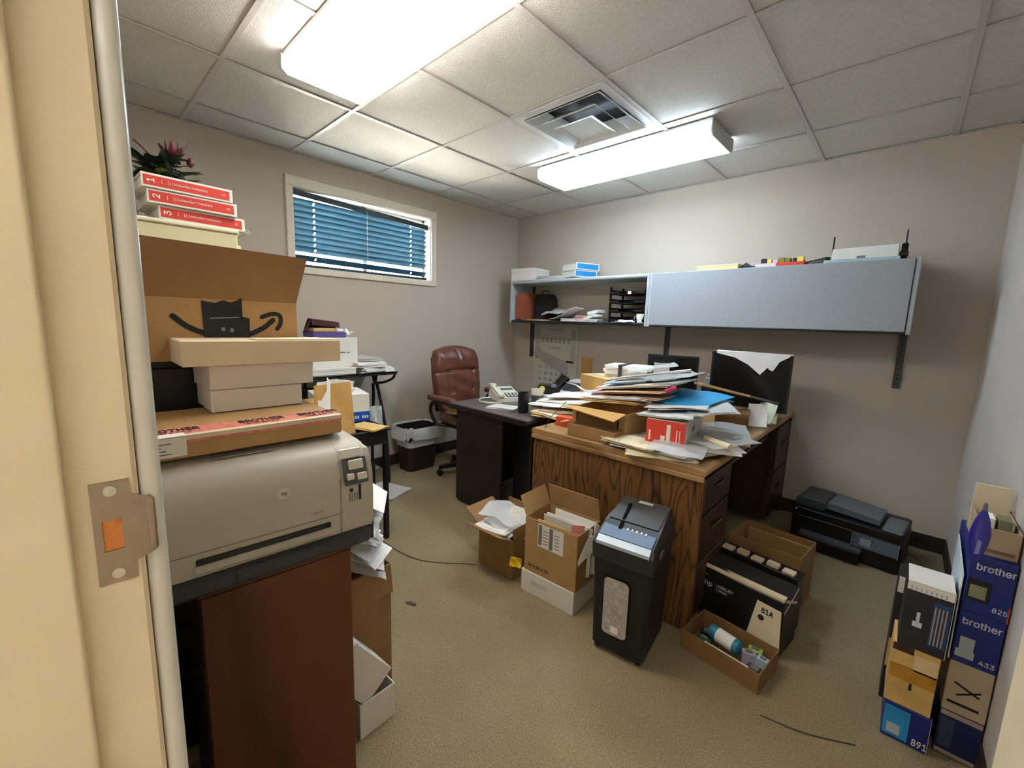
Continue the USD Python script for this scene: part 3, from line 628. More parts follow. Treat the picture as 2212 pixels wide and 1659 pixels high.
seat = rot(cushion(.54, .52, .075, 30, 30, 0, seat_s), -90, (0, 1, 0))
part(ch, 'seat', mv(seat, .05, 0, .49), leatherM, smooth=60)
part(ch, 'seat_pan', cbox(-.17, -.2, .425, .26, .2, .455, .008), blackM)
for s in (-1, 1):
    a = part(ch, 'armrest', tube(curve([(-.12, s * .29, .46), (-.16, s * .315, .56), (-.13, s * .32, .64), (.0, s * .32, .665), (.14, s * .32, .66)], 22), .016, 8), blackM, smooth=60)
    part(a, 'arm_pad', rbox(-.17, s * .32 - .032, .665, .15, s * .32 + .032, .712, .022, 7, axis=0, bev=.012), leatherM, smooth=60)
    part(a, 'arm_link', tube([(-.05, s * .2, .44), (-.12, s * .29, .46)], .014, 8), blackM)
part(ch, 'gas_column', lathe([(.0001, .1), (.028, .1), (.028, .27), (.018, .27), (.018, .425), (.0001, .425)], 18), greyM, smooth=40)
part(ch, 'column_cover', lathe([(.0001, .07), (.05, .075), (.045, .13), (.0001, .13)], 18), greyD, smooth=40)
for k in range(5):
    an = math.radians(245 + 72 * k); q = np.array([math.cos(an), math.sin(an), 0])
    p = part(ch, 'base_leg', hull([tuple(q * .03 + np.array([-q[1], q[0], 0]) * s * .028 + (0, 0, z)) for s in (-1, 1) for z in (.075, .125)] + [tuple(q * .285 + np.array([-q[1], q[0], 0]) * s * .017 + (0, 0, z)) for s in (-1, 1) for z in (.06, .085)]), blackM)
    part(p, 'caster', put(cat(mv(lathe([(.0001, -.011), (.022, -.011), (.026, -.006), (.026, .006), (.022, .011), (.0001, .011)], 16), 0, 0, .015), mv(lathe([(.0001, -.011), (.022, -.011), (.026, -.006), (.026, .006), (.022, .011), (.0001, .011)], 16), 0, 0, -.015)), tuple(q * .275 + (0, 0, .0262)), (q[0], q[1], 0), (0, 0, 1)), blackM, smooth=40)
solo('folder_on_seat', stack_mesh(.24, .31, .05, 6, 31, .008, 4), manilaM, 'manila folders piled on the leather chair seat under the black desk edge', 'folders', (.72, -1.30, .575), 12)
# ------------------------------------------------------------------ waste bin
tb = thing('waste_bin', 'dark brown plastic waste bin against the window wall', 'waste bin', (.185, -1.455, 0))
def rr(w_, d_, z, rad=.05, n=6):
    out = []
    for cx, cy, t0 in ((w_ / 2 - rad, d_ / 2 - rad, 0), (-w_ / 2 + rad, d_ / 2 - rad, 90), (-w_ / 2 + rad, -d_ / 2 + rad, 180), (w_ / 2 - rad, -d_ / 2 + rad, 270)):
        for t_ in np.radians(np.linspace(t0, t0 + 90, n)): out.append((cx + rad * math.cos(t_), cy + rad * math.sin(t_), z))
    return out
binM = M('bin_plastic', (44, 32, 28), .5)
part(tb, 'body', loft([rr(.20, .28, 0), rr(.20, .28, .004), rr(.25, .33, .37), rr(.262, .342, .372), rr(.262, .342, .385), rr(.24, .32, .385), rr(.19, .27, .012)]), binM, smooth=40)
def drape():
    R_ = []; rg = np.random.default_rng(3)
    nz = [(.236, .316, .22, 0), (.242, .322, .33, .3), (.252, .332, .392, .6), (.272, .352, .398, 1), (.284, .362, .375, 1.2), (.29, .368, .335, 1.6), (.285, .364, .30, 2.2)]
    n = 96; ph = rg.uniform(0, 6, 6)
    for w_, d_, z, am in nz:
        ring_ = np.array(rr(w_, d_, z, .055, 24)); th = np.linspace(0, 2 * PI, len(ring_), endpoint=False)
        wv = am * (.005 * np.sin(11 * th + ph[0]) + .004 * np.sin(19 * th + ph[1] + z * 20)); nr = ring_[:, :2] / np.linalg.norm(ring_[:, :2], axis=1, keepdims=True)
        ring_[:, :2] += nr * wv[:, None]; ring_[:, 2] += am * .006 * np.sin(7 * th + ph[2]) + am * .006 * np.sin(3 * th + ph[3])
        R_.append(ring_)
    return loft(R_, cap=False)
solo('bin_bag', drape(), bagM, 'clear white plastic bag lining the brown waste bin', 'bin bag', (.185, -1.455, 0), smooth=60)
# ------------------------------------------------------------------ glass topped table at the window wall
gt = thing('glass_table', 'black metal table with a glass top against the window wall', 'table', (.23, -2.15, 0))
part(gt, 'glass_top', rbox(-.22, -.37, .905, .20, .36, .914, .01, 4), deskGlass)
for q in (cbox(.185, -.36, .893, .2, .35, .9045, .002), cbox(-.22, -.36, .893, -.205, .35, .9045, .002)): part(gt, 'top_rim', q, blackS)
for y in (-.27, .27):
    for s in (-1, 1):
        part(gt, 'leg', tube(curve([(s * .03, y, .80), (s * .05, y + .012, .70), (s * .10, y + .03, .45), (s * .125, y + .035, .2), (s * .125, y + .04, 0)], 20), .013, 8), blackS, smooth=60)
    part(gt, 'arch_bracket', tube(curve([(.135, y - .09, .893), (.12, y - .075, .845), (.08, y - .03, .812), (.0, y, .805), (.06, y + .04, .815), (.12, y + .085, .85), (.135, y + .10, .893)], 30), .010, 7), blackS, smooth=60)
    part(gt, 'upright', tube([(0, y, .80), (.02, y, .893)], .013, 8), blackS)
part(gt, 'lower_shelf', rbox(-.2, -.36, .14, .13, .24, .148, .01, 4), M('smoked_shelf', (92, 96, 104), .2, spec=.6))
GT = .9148
# paper and boxes on it
wb = thing('white_box', 'long flat white box at the front of the glass table', 'box', (.30, -2.28, GT), 90); part(wb, 'body', cbox(-.19, -.10, 0, .16, .10, .045, .002), whiteM); part(wb, 'lid', cbox(-.192, -.102, .03, .162, .102, .048, .002), whiteM)
wb = thing('white_box', 'tall white carton standing on the flat box on the glass table', 'box', (.25, -2.26, GT + .0485), 90)
part(wb, 'body', cbox(-.14, -.09, 0, .185, .09, .21, .002), whiteM); part(wb, 'print', cbox(.05, -.0915, .10, .09, -.0905, .108, 0), inkG); part(wb, 'print', cbox(.10, -.0915, .10, .125, -.0905, .106, 0), inkG)
pb = thing('purple_box', 'purple box with a dark maroon lid standing open on the white carton', 'box', (.25, -2.29, GT + .259), 90)
part(pb, 'tray', cbox(-.10, -.09, 0, .13, .09, .04, .002), purpleM); part(pb, 'card_block', cbox(-.09, -.07, .0405, .065, .06, .065, .002), manilaM); part(pb, 'white_pack', cbox(.066, -.08, .0405, .118, .04, .06, .002), paperM)
part(pb, 'lid', hull([(-.10, .088, .03), (.13, .088, .03), (-.09, .02, .125), (.115, .03, .105), (-.10, .092, .03), (.13, .092, .03), (-.09, .024, .130), (.115, .034, .110)]), maroonM)
part(pb, 'lid_flap', hull([(-.088, -.03, .128), (.113, -.02, .107), (-.088, .024, .134), (.113, .034, .113), (-.088, -.028, .131), (.113, -.018, .110)]), M('pink_edge', (206, 140, 130), .6))
part(pb, 'lid_front', hull([(-.088, -.03, .126), (.113, -.02, .105), (-.086, -.034, .085), (.113, -.026, .068), (-.088, -.032, .126), (.113, -.022, .105), (-.086, -.036, .085), (.113, -.028, .068)]), maroonM)
part(pb, 'lid_side', hull([(-.10, .088, .03), (-.105, .088, .03), (-.088, -.03, .128), (-.091, -.03, .128), (-.12, -.05, .05)]), maroonM)
solo('white_tissue', sheet(.08, .07, .002, .012, 44, .03), paperM, 'crumpled white tissue tucked beside the purple box', 'tissue', (.22, -2.10, GT + .262), 20)
for k, (y, z, w_, h_, n_, rz, c, lb) in enumerate([(-1.955, 0, .20, .24, 6, 4, paperM, 'white paper stack at the right end of the glass table'), (-1.99, .041, .22, .22, 5, -5, paperM, 'second layer of white paper on the stack at the right end of the glass table'), (-2.0, .085, .18, .16, 3, 3, paperG, 'grey document on the very top of the glass table paper stack'), (-1.86, 0, .18, .10, 3, 10, paperM, 'thin white papers overhanging the right tip of the glass table')]):
    solo('paper_stack', stack_mesh(w_ + .12, h_, .04 if k < 2 else .022, n_, 60 + k, .012, 5), c, lb, 'papers', (.24, y, GT + z + .0005), rz)
# black cart below with blue and white box, kraft envelope, yellow note
ct = thing('black_cart', 'black open cart beside the silver printer under the glass table', 'cart', (.93, -2.57, 0), 0)
part(ct, 'tray', cat(cbox(-.22, -.26, .60, .22, .26, .606, .001), cbox(-.22, -.26, .606, -.212, .26, .68, .002), cbox(.212, -.26, .606, .22, .26, .68, .002), cbox(-.212, -.26, .606, .212, -.252, .68, .002), cbox(-.212, .252, .606, .212, .26, .68, .002)), blackM)
part(ct, 'rim', cat(cbox(-.235, -.275, .678, .235, -.25, .69, .003), cbox(-.235, .25, .678, .235, .275, .69, .003), cbox(.21, -.2495, .678, .235, .2495, .69, .003), cbox(-.235, -.2495, .678, -.21, .2495, .69, .003)), blackM)
part(ct, 'lower_bin', cbox(-.20, -.24, .12, .20, .20, .50, .02), M('black_cloth', (28, 22, 22), .85))
for x in (-.2, .2):
    for y in (-.24, .255): part(ct, 'post', cbox(x - .013, y - .013, 0, x + .013, y + .013, .5995, .002), blackM)
bw = thing('blue_white_box', 'white box with a blue lower band under the glass table', 'box', (.76, -2.42, .6905), 78)
part(bw, 'body', cbox(-.15, -.14, 0, .15, .14, .17, .002), whiteM); part(bw, 'blue_band', cbox(-.1512, -.1412, .0005, .1512, .1412, .062, .001), M('strong_blue', (20, 82, 176), .5))
part(bw, 'white_print', cat(*[put(cbox(0, 0, 0, .009, .018, .0005, 0), (.02 + .014 * k, -.1417, .02), (1, 0, 0), (.25, 0, 1)) for k in (0, 1, 2, 3, 4, 6, 7, 8)]), inkW)
solo('crumpled_paper', sheet(.22, .12, .002, .02, 45, .03), paperG, 'crumpled greyish paper on top of the blue and white box', 'paper', (.72, -2.42, .862), 60)
solo('clear_bag', rot(sheet(.10, .24, .003, .02, 46, 0), 90, (1, 0, 0)), bagM, 'limp translucent plastic bag hanging right of the blue and white box', 'plastic bag', (.42, -2.0, .55), 80)
solo('kraft_envelope', rot(sheet(.22, .33, .004, .006, 47, .02), 78, (1, 0, 0)), goldenK, 'large golden kraft envelope standing in the cart behind the long toner box', 'envelope', (1.10, -2.60, .80), 100)
solo('kraft_folder', rot(sheet(.2, .2, .004, .006, 48, .02), 80, (1, 0, 0)), manilaM, 'tan folder behind the golden envelope, left of it', 'folder', (1.0, -2.74, .78), 95)
solo('torn_paper', rot(prism([(0, 0), (.06, -.01), (.07, .15), (.055, .17), (.05, .10), (.02, .05), (.005, .055)], .0015), 80, (1, 0, 0)), paperM, 'torn white paper sticking up in front of the golden envelope', 'paper', (1.165, -2.71, .845), 80)
yn = rot(panel((0, 0, 0), (1, 0, 0), (.45, 0, 1), .075, .085, .004), 0, (0, 0, 1))
solo('yellow_note', yn, paperY, 'bright yellow note pad leaning on the golden envelope', 'note', (1.17, -2.80, .80), 80)
solo('tray_papers', stack_mesh(.2, .12, .012, 4, 49, .01, 6), manilaM, 'tan papers lying on the rim of the black cart', 'papers', (1.08, -2.40, .6915), 20)
solo('floor_magazine', stack_mesh(.30, .24, .012, 4, 50, .006, 5), paperG, 'grey magazine on the carpet under the glass table', 'magazine', (.50, -1.95, .0005), 20)
solo('shelf_card', sheet(.09, .06, .002, .003, 51), paperM, 'small white card on the low shelf of the glass table', 'card', (.26, -2.10, .1485), 30)

# ------------------------------------------------------------------ wood cabinet with laser printer
PA = 86.0                                         # the printer is turned 4 degrees towards the door
wc = thing('wood_cabinet', 'reddish cherry cabinet under the silver printer just inside the door', 'cabinet', (2.155, -3.243, 0), PA - 90)
part(wc, 'carcass', cbox(-.235, -.163, .0, .118, .160, .7205, .002), M('cherry_dark', (44, 24, 14), .4))
part(wc, 'front_panel', cbox(.1185, -.160, .004, .136, .159, .720, .002), cherryM)
part(wc, 'top', cbox(-.238, -.165, .721, .138, .162, .7385, .003), cherryM)
pr = thing('laser_printer', 'silver beige laser printer on the cherry cabinet', 'printer', (2.155, -3.243, .7395), PA - 90)
# local: front toward +x, width along y (right end +y), depth along -x
def prof(w0, w1, pts): return put(prism(pts, w1 - w0), (0, w0, 0), (1, 0, 0), (0, 0, 1)) 
def yprism(pts, y0, y1):
    """profile in (x,z) swept from y0 to y1"""
    t_ = prism(pts, y1 - y0); T = np.array([[1, 0, 0, 0], [0, 0, 1, y0], [0, 1, 0, 0], [0, 0, 0, 1.0]]); t_.apply_transform(T); t_.invert(); t_.fix_normals(); return t_
shell = [(-.20, .044), (.156, .044), (.165, .062), (.168, .13), (.166, .185), (.156, .222), (.138, .248), (.11, .265), (.06, .277), (-.20, .2825)]
part(pr, 'base', cat(cbox(-.2, -.225, 0, .165, .205, .043, .008), cbox(.16, -.10, .012, .172, .09, .04, .004)), M('charcoal_plastic', (48, 50, 52), .45))
part(pr, 'body', yprism(shell, -.214, .128), silverM, smooth=30)
rs = [(x - .0 if z > .06 else x, z) for x, z in shell]
ends = [yprism(shell, .1285, .150)]
for k in range(9):                                # big rounded right shoulder
    y0 = .150 + .0064 * k; dr_ = .062 - math.sqrt(max(.062 ** 2 - (.0064 * (k + .5)) ** 2, 0))
    ends.append(yprism([(x, min(z, .2815 - dr_ * (1 if x > 0 else .9))) for x, z in shell], y0, y0 + .0064))
part(pr, 'right_shell', cat(*ends), silverM, smooth=30)
part(pr, 'left_end', yprism(shell, -.222, -.2145), silverD, smooth=30)
part(pr, 'side_panel', yprism([(-.19, .0), (.148, .0), (.148, .18), (.12, .215), (.05, .232), (-.19, .235)], .2077, .216), M('charcoal_plastic', (48, 50, 52), .45))
part(pr, 'output_slot', cbox(.160, -.165, .074, .1695, .10, .087, .002), blackM)
part(pr, 'lower_flap', cat(cbox(.162, -.17, .055, .1705, .105, .073, .003)), silverM)
part(pr, 'door_seam', cat(cbox(.1655, -.21, .100, .1686, .128, .1012, 0), cbox(.1655, .124, .05, .1687, .1255, .19, 0)), silverD)
part(pr, 'top_grip', put(cbox(-.09, -.012, 0, .03, .012, .003, .001), (.09, -.03, .2715), (0, 1, 0), (-1, 0, .24)), silverD)
cp = part(pr, 'control_panel', put(cbox(.132, -.034, 0, .192, .032, .004, .002), (.1665, 0, .204), (0, 1, 0), (-.32, 0, .947)), greyD)
part(cp, 'display', put(cbox(.128, .033, 0, .180, .055, .006, .001), (.1665, 0, .204), (0, 1, 0), (-.32, 0, .947)), chromeM)
for (a0, b0, a1, b1) in ((.145, .002, .182, .026), (.138, -.022, .156, -.006), (.163, -.026, .188, -.008)):
    part(cp, 'button', put(cbox(a0, b0, .0042, a1, b1, .009, .003), (.1665, 0, .204), (0, 1, 0), (-.32, 0, .947)), M('button_beige', (196, 190, 174), .35))
part(pr, 'badge', put(lathe([(.0001, 0), (.013, 0), (.013, .0015), (.0001, .002)], 24), (.1665, -.0, .185), (0, 1, 0), (0, 0, 1)), M('badge_silver', (205, 200, 185), .3), smooth=40)
part(pr, 'badge_letters', lettering('hp', .008, (.1688, -.006, .182), (0, 1, 0), (.02, 0, 1), True), inkG)
part(pr, 'model_text', lettering('LaserJet', .005, (.1686, .055, .118), (0, 1, 0), (0, 0, 1)), silverD)
part(pr, 'port', cat(cbox(.1655, .148, .150, .1695, .156, .158, .001), cbox(.1655, .170, .125, .1693, .176, .165, .001)), blackM)
part(pr, 'port_label', cat(*[cbox(.1655, .146 + .006 * k, .125, .1688, .149 + .006 * k, .146, 0) for k in range(4)]), silverD)
PT = .7395 + .283
# long toner carton on the printer
lb = thing('toner_carton', 'long flat kraft carton with printed salmon tape, lying on the silver printer', 'carton', (2.10, -3.266, PT + .001), -1)
part(lb, 'body', cbox(-.15, -.215, 0, .15, .182, .046, .002), kraftM)
part(lb, 'tape', cat(cbox(.065, -.2152, .0462, .1505, .1822, .0468, 0), cbox(.1502, -.2152, .032, .1508, .1822, .0466, 0)), M('salmon_tape', (204, 124, 104), .5, vary=.22, scale=60))
part(lb, 'white_seam', cat(cbox(.135, -.2154, .0469, .1512, .1824, .0472, 0), cbox(.1509, -.2154, .038, .1513, .1824, .0468, 0)), M('tape_white', (216, 198, 172), .5))
for y in (-.205, -.035, .095): part(lb, 'lettering', lettering('BROTHER', .026, (.103, y, .0472), (0, 1, 0), (-1, 0, 0), True, width=.095), inkM)
for y in (-.2, -.03, .10): part(lb, 'small_print', lettering('TONER SUPPLY', .010, (.122, y, .0472), (0, 1, 0), (-1, 0, 0), width=.075), M('tape_print', (150, 70, 60), .6))
part(lb, 'shipping_label', cat(cbox(.151, -.2156, .006, .1517, -.14, .045, 0), cbox(.12, -.2156, .0473, .1517, -.14, .0478, 0)), whiteM)
part(lb, 'label_text', cat(*[cbox(.1518, -.205 + .006 * (k % 2), .012 + .007 * k, .1521, -.165 - .008 * (k % 3), .0145 + .007 * k, 0) for k in range(4)]), inkG)
# three white boxes stacked on it
Z0 = PT + .0485
for k, (x, y, w_, z0, h_, rz, lbel) in enumerate([(1.968, -3.215, .215, Z0, .057, -1, 'lowest of the three white boxes stacked on the kraft toner carton'), (1.966, -3.20, .25, Z0 + .0575, .062, 1, 'middle of the three white boxes stacked on the kraft toner carton'), (1.99, -3.19, .375, Z0 + .120, .062, -1, 'topmost and longest white box of the stack above the silver printer')]):
    q = thing('white_box', lbel, 'box', (x, y, z0), rz)
    part(q, 'body', cbox(-.085, -w_ / 2, 0, .085, w_ / 2, h_ - .0005, .002), whiteM if k < 2 else M('cream_card', (222, 204, 172), .65))
    if k == 2: part(q, 'top_flap', cat(cbox(.0, -w_ / 2 + .16, h_ - .0003, .083, w_ / 2 - .004, h_ + .002, 0)), paperC)
# dark cabinet behind with the big shipping carton
fc = thing('black_file_cabinet', 'black file cabinet behind the white boxes, mostly hidden', 'cabinet', (1.63, -3.285, 0))
part(fc, 'body', cbox(-.23, -.19, 0, .22, .17, 1.19, .004), blackS)
for z in (.06, .44, .82):
    p = part(fc, 'drawer', cbox(.2205, -.18, z, .238, .16, z + .35, .003), blackS); part(p, 'handle', cbox(.2385, -.06, z + .22, .25, .04, z + .235, .002), greyM)
AC = thing('shipping_carton', 'large open kraft shipping carton with a black smile arrow, flap raised', 'carton', (1.70, -3.25, 1.1915), 3)
w2, d2, h2 = .185, .20, .165
for bxs in (cbox(-d2, -w2, 0, d2, w2, .004, 0), cbox(d2 - .004, -w2, .004, d2, w2, h2, 0), cbox(-d2, -w2, .004, -d2 + .004, w2, h2, 0), cbox(-d2 + .004, -w2, .004, d2 - .004, -w2 + .004, h2, 0), cbox(-d2 + .004, w2 - .004, .004, d2 - .004, w2, h2, 0)):
    part(AC, 'side_panel', bxs, kraftM)
part(AC, 'flap', hull([(d2 - .004, -w2, h2), (d2, -w2, h2), (d2 - .004, w2, h2), (d2, w2, h2), (d2 + .035, -w2 - .012, h2 + .14), (d2 + .039, -w2 - .012, h2 + .14), (d2 + .035, w2 + .022, h2 + .135), (d2 + .039, w2 + .022, h2 + .135)]), kraftD)
arc = curve([(-.125, .075), (-.09, .045), (-.03, .022), (.03, .022), (.085, .045), (.115, .07)], 30)
sm = LineString(arc).buffer(.007); hd_ = LineString(curve([(.085, .078), (.112, .088), (.135, .084), (.136, .06), (.126, .044)], 18)).buffer(.006)
part(AC, 'arrow_head', put(prism(hd_, .0006), (d2 + .0002, 0, .042), (0, 1, 0), (0, 0, 1)), inkM)
part(AC, 'smile_arrow', put(prism(sm, .0006), (d2 + .0002, 0, .042), (0, 1, 0), (0, 0, 1)), inkM)
part(AC, 'black_tape', put(prism([(-.06, 0), (.05, 0), (.052, .075), (.034, .08), (.035, .135), (.024, .125), (.006, .118), (-.012, .124), (-.03, .115), (-.062, .12)], .0008), (d2 + .001, 0, .040), (0, 1, 0), (0, 0, 1)), blackM)
part(AC, 'tape_print', panel((d2 + .002, -.045, .112), (0, 1, .06), (0, 0, 1), .07, .003), greyM)
for k in range(2): part(AC, 'tape_mark', panel((d2 + .002, -.018 + .018 * k, .078), (0, 1, .3 - .6 * k), (.0, 0, 1), .009, .010), greyM)
solo('orange_card', rot(prism([(0, 0), (.05, 0), (.055, .02), (.02, .024)], .002), 88, (1, 0, 0)), M('orange_card_stock', (214, 150, 50), .7), 'scrap of orange card showing above the shipping carton flap', 'card', (1.50, -3.05, 1.47), 92)
solo('orange_card_stand', cbox(-.06, -.05, 0, .06, .05, .12, .002), kraftD, 'small kraft box inside the shipping carton', 'box', (1.62, -3.15, 1.1965))
# cream file cabinet with binders, plant, frame
cf = thing('cream_file_cabinet', 'tall cream metal file cabinet in the corner behind the kraft carton', 'cabinet', (1.08, -3.29, 0))
part(cf, 'body', cbox(-.33, -.22, 0, .235, .235, 1.628, .004), creamM); part(cf, 'top_cap', cbox(-.335, -.225, 1.6285, .24, .24, 1.644, .004), M('cream_cap', (226, 220, 190), .4))
for k in range(4):
    p = part(cf, 'drawer', cbox(-.30, .2355, .06 + .39 * k, .21, .252, .42 + .39 * k, .003), creamM); part(p, 'handle', cbox(-.1, .2525, .30 + .39 * k, .05, .262, .315 + .39 * k, .002), chromeM)
CT = 1.6445
for k, (n, y, z, rz, x) in enumerate([('3', -3.165, 0, 3, 1.19), ('2', -3.19, .0485, 1, 1.205), ('1', -3.205, .097, 2, 1.21)]):
    b_ = thing('contractor_binder', f'{dict([("1", "topmost"), ("2", "middle"), ("3", "lowest")])[n]} of the three white manuals, red spine numbered {n}', 'binder', (x, y, CT + z), rz, tilt=(0, 0))
    part(b_, 'cover', cat(cbox(-.115, -.135, 0, .115, .135, .0025, .0005), cbox(-.115, -.135, .0445, .115, .135, .047, .0005)), whiteM)
    part(b_, 'spine', cbox(.1152, -.135, 0, .1185, .135, .047, .001), whiteM)
    part(b_, 'pages', cbox(-.11, -.128, .003, .114, .128, .044, .001), paperM)
    part(b_, 'spine_label', cbox(.1186, -.129, .007, .1191, .124, .040, 0), redM)
    part(b_, 'number', lettering(n, .020, (.1193, -.100, .014) if True else 0, (0, 0, 1), (0, -1, 0), True), inkW)
    part(b_, 'title', lettering('Construction Contractors', .0085, (.1193, -.052, .020), (0, 1, 0), (0, 0, 1), width=.105), inkW)
    part(b_, 'publisher_mark', lettering('((', .010, (.1193, -.064, .019), (0, 1, 0), (0, 0, 1)), inkW)
    part(b_, 'volume_mark', lettering('v3', .008, (.1193, .098, .020), (0, 1, 0), (0, 0, 1)), inkW)
    part(b_, 'divider', panel((.1193, -.08, .017), (0, 1, 0), (0, 0, 1), .0015, .014), inkW)
    if k == 0: part(b_, 'loose_page', mv(rot(sheet(.20, .03, .001, .004, 71), -35, (1, 0, 0)), 0, .150, .002), paperM)
pf = thing('picture_frame', 'silver picture frame behind the door jamb on the cream cabinet', 'picture frame', (1.25, -3.40, CT))
part(pf, 'frame', rot(cbox(-.012, -.06, 0, 0, .06, .20, .003), 5, (1, 0, 0)), M('frame_silver', (170, 168, 162), .25, metal=.6)); part(pf, 'picture', rot(cbox(.0002, -.05, .014, .001, .05, .186, 0), 5, (1, 0, 0)), M('frame_picture', (150, 128, 110), .4, vary=.5, scale=26))
pp = thing('floral_arrangement', 'artificial dark leaves with a wine red flower in a brown pot on the cream cabinet', 'plant', (1.08, -3.235, CT))
part(pp, 'pot', lathe([(.0001, 0), (.04, 0), (.06, .13), (.055, .135), (.0001, .128)], 20), M('pot_brown', (70, 44, 34), .5), smooth=40)
leafM = M('dark_leaf', (26, 44, 32), .4, vary=.3, scale=30); leafY = M('olive_leaf', (96, 96, 40), .5, vary=.3, scale=30)
rg = np.random.default_rng(12)
def leaf(L, W_, bend, seed):
    n = 9; t_ = np.linspace(0, 1, n); wv = W_ * np.sin(PI * t_ ** .8) ** .9 + .0006; up_ = bend * t_ ** 2
    L_ = np.stack([t_ * L, wv, -up_], 1); R_ = np.stack([t_ * L, -wv, -up_], 1); C_ = np.stack([t_ * L, 0 * t_, -up_ - .004 * np.sin(PI * t_)], 1)
    v = np.vstack([L_, C_, R_]); v = np.vstack([v, v + (0, 0, -.0012)]); N = 3 * n; fs = []
    for s in (0, 1):
        for k in range(n - 1):
            a, b2, c2, d2_ = s * n + k, s * n + k + 1, (s + 1) * n + k + 1, (s + 1) * n + k
            fs += [(a, c2, b2), (a, d2_, c2), (a + N, b2 + N, c2 + N), (a + N, c2 + N, d2_ + N)]
    return trimesh.Trimesh(v, np.array(fs), process=False)
for k in range(64):
    az, el = rg.uniform(-PI, PI), rg.uniform(-30, 50); L = rg.uniform(.07, .13)
    l_ = rot(rot(leaf(L, rg.uniform(.014, .026), rg.uniform(.0, .05), k), -el, (0, 1, 0)), math.degrees(az), (0, 0, 1))
    part(pp, 'leaf', mv(l_, .025 * math.cos(az), .03 * math.sin(az), .155 + .085 * rg.random()), leafM if k % 5 else leafY)
for k in range(12):
    a_ = k * 30; part(pp, 'petal', mv(rot(rot(leaf(.065, .013, -.03 + .02 * (k % 3), k), -50 + 20 * (k % 3), (0, 1, 0)), a_, (0, 0, 1)), .04, .025, .262), M('wine_petal', (78, 20, 28), .5, vary=.2))
part(pp, 'stem', tube(curve([(0, -.01, .12), (.02, -.03, .24), (.02, -.06, .285), (.01, -.085, .31)], 14), .003, 6), M('stem_brown', (60, 34, 30), .6)); part(pp, 'stem', tube(curve([(0, .02, .12), (.0, .04, .24), (.0, .07, .31), (0, .095, .36)], 14), .0025, 6), M('stem_grey', (84, 80, 78), .6))
part(pp, 'stem', tube(curve([(.03, .03, .08), (.03, .03, .2)], 8), .004, 6), M('stem_brown', (60, 34, 30), .6))
part(pp, 'bud', mv(lathe([(.0001, 0), (.012, .01), (.014, .022), (.006, .036), (.0001, .04)], 12), .02, .085, .25), M('wine_petal', (78, 20, 28), .5, vary=.2), smooth=50)
solo('paper_sack', rbox(-.04, -.06, 0, .04, .06, .19, .03, 6), M('olive_paper', (150, 146, 84), .8), 'olive green paper bag between the plant and the window on the cream cabinet', 'bag', (1.02, -3.13, CT), 90)

# ------------------------------------------------------------------ between the cabinet and the room: cartons and spilling paper
carton('kraft_carton', 'open kraft carton beside the cherry cabinet, stuffed with crumpled paper', 'carton', .28, .16, .47, kraftD, (1.93, -2.925, 0), 2, flaps={'right': (172, .10)})
rg = np.random.default_rng(5)
for k in range(20):
    sg = rg.uniform(.8, 1.05)
    x, y, z = 1.985 + rg.uniform(-.04, .05), -2.925 + rg.uniform(-.02, .02), .50 + .0125 * k
    solo('loose_sheet', rot(sheet(.15 * sg, .17 * sg, .0015, .003, 100 + k, 0, n=7), rg.uniform(-45, 60), (0, 0, 1)), paperM if k % 6 else paperG, 'crumpled white sheet in the fan of paper beside the silver printer', 'paper', (x, y, z), 0, group='crumpled sheets heaped on the kraft carton', tilt=(-26, 22))
ob = carton('white_carton', 'low open white carton on the carpet in front of the cherry cabinet side', 'carton', .16, .125, .12, whiteM, (2.11, -2.967, 0), 2)
wt = thing('white_box', 'white box tipped on edge in the low white carton', 'box', (2.11, -2.962, .13), 4, tilt=(36, 0)); part(wt, 'body', cbox(-.07, -.055, 0, .07, .065, .20, .002), whiteM); part(wt, 'lid', cbox(-.072, -.057, .2005, .072, .067, .215, .002), whiteM)
# ------------------------------------------------------------------ on the black desk
ph = thing('desk_phone', 'pale grey desk telephone on the black desk beside the chair', 'telephone', (1.07, -1.25, BT), 66)
phM = M('phone_grey', (196, 194, 178), .4)
part(ph, 'body', hull([(-.10, -.11, 0), (.10, -.11, 0), (.10, .11, 0), (-.10, .11, 0), (-.095, -.105, .03), (.095, -.105, .03), (.09, .10, .085), (-.09, .10, .085)]), phM)
part(ph, 'handset', cat(tube(curve([(-.07, -.09, .05), (-.072, -.03, .062), (-.072, .05, .085), (-.07, .10, .095)], 16), .012, 9), rbox(-.095, .07, .085, -.045, .12, .112, .012, 5), rbox(-.095, -.115, .035, -.045, -.065, .06, .012, 5)), M('phone_handset', (214, 210, 190), .35), smooth=50)
kp = part(ph, 'keypad', put(cbox(0, 0, 0, .10, .075, .002, 0), (-.02, -.095, .0335), (1, 0, 0), (0, 1, .26)), greyD)
for k in range(12): part(kp, 'key', put(cbox(.008 + .03 * (k % 3), .006 + .017 * (k // 3), .0022, .026 + .03 * (k % 3), .017 + .017 * (k // 3), .005, .001), (-.02, -.095, .0335), (1, 0, 0), (0, 1, .26)), phM)
part(ph, 'display', put(cbox(0, 0, 0, .10, .04, .002, 0), (-.02, .03, .066), (1, 0, 0), (0, 1, .26)), M('phone_display', (90, 104, 104), .2))
solo('phone_cord', tube(curve([(1.02, -1.30, BT + .012), (.98, -1.40, BT + .012), (1.05, -1.50, BT + .012), (1.16, -1.50, BT + .014), (1.20, -1.42, BT + .012)], 40), .006, 7), phM, 'pale telephone cord looped at the front of the black desk', 'cord')
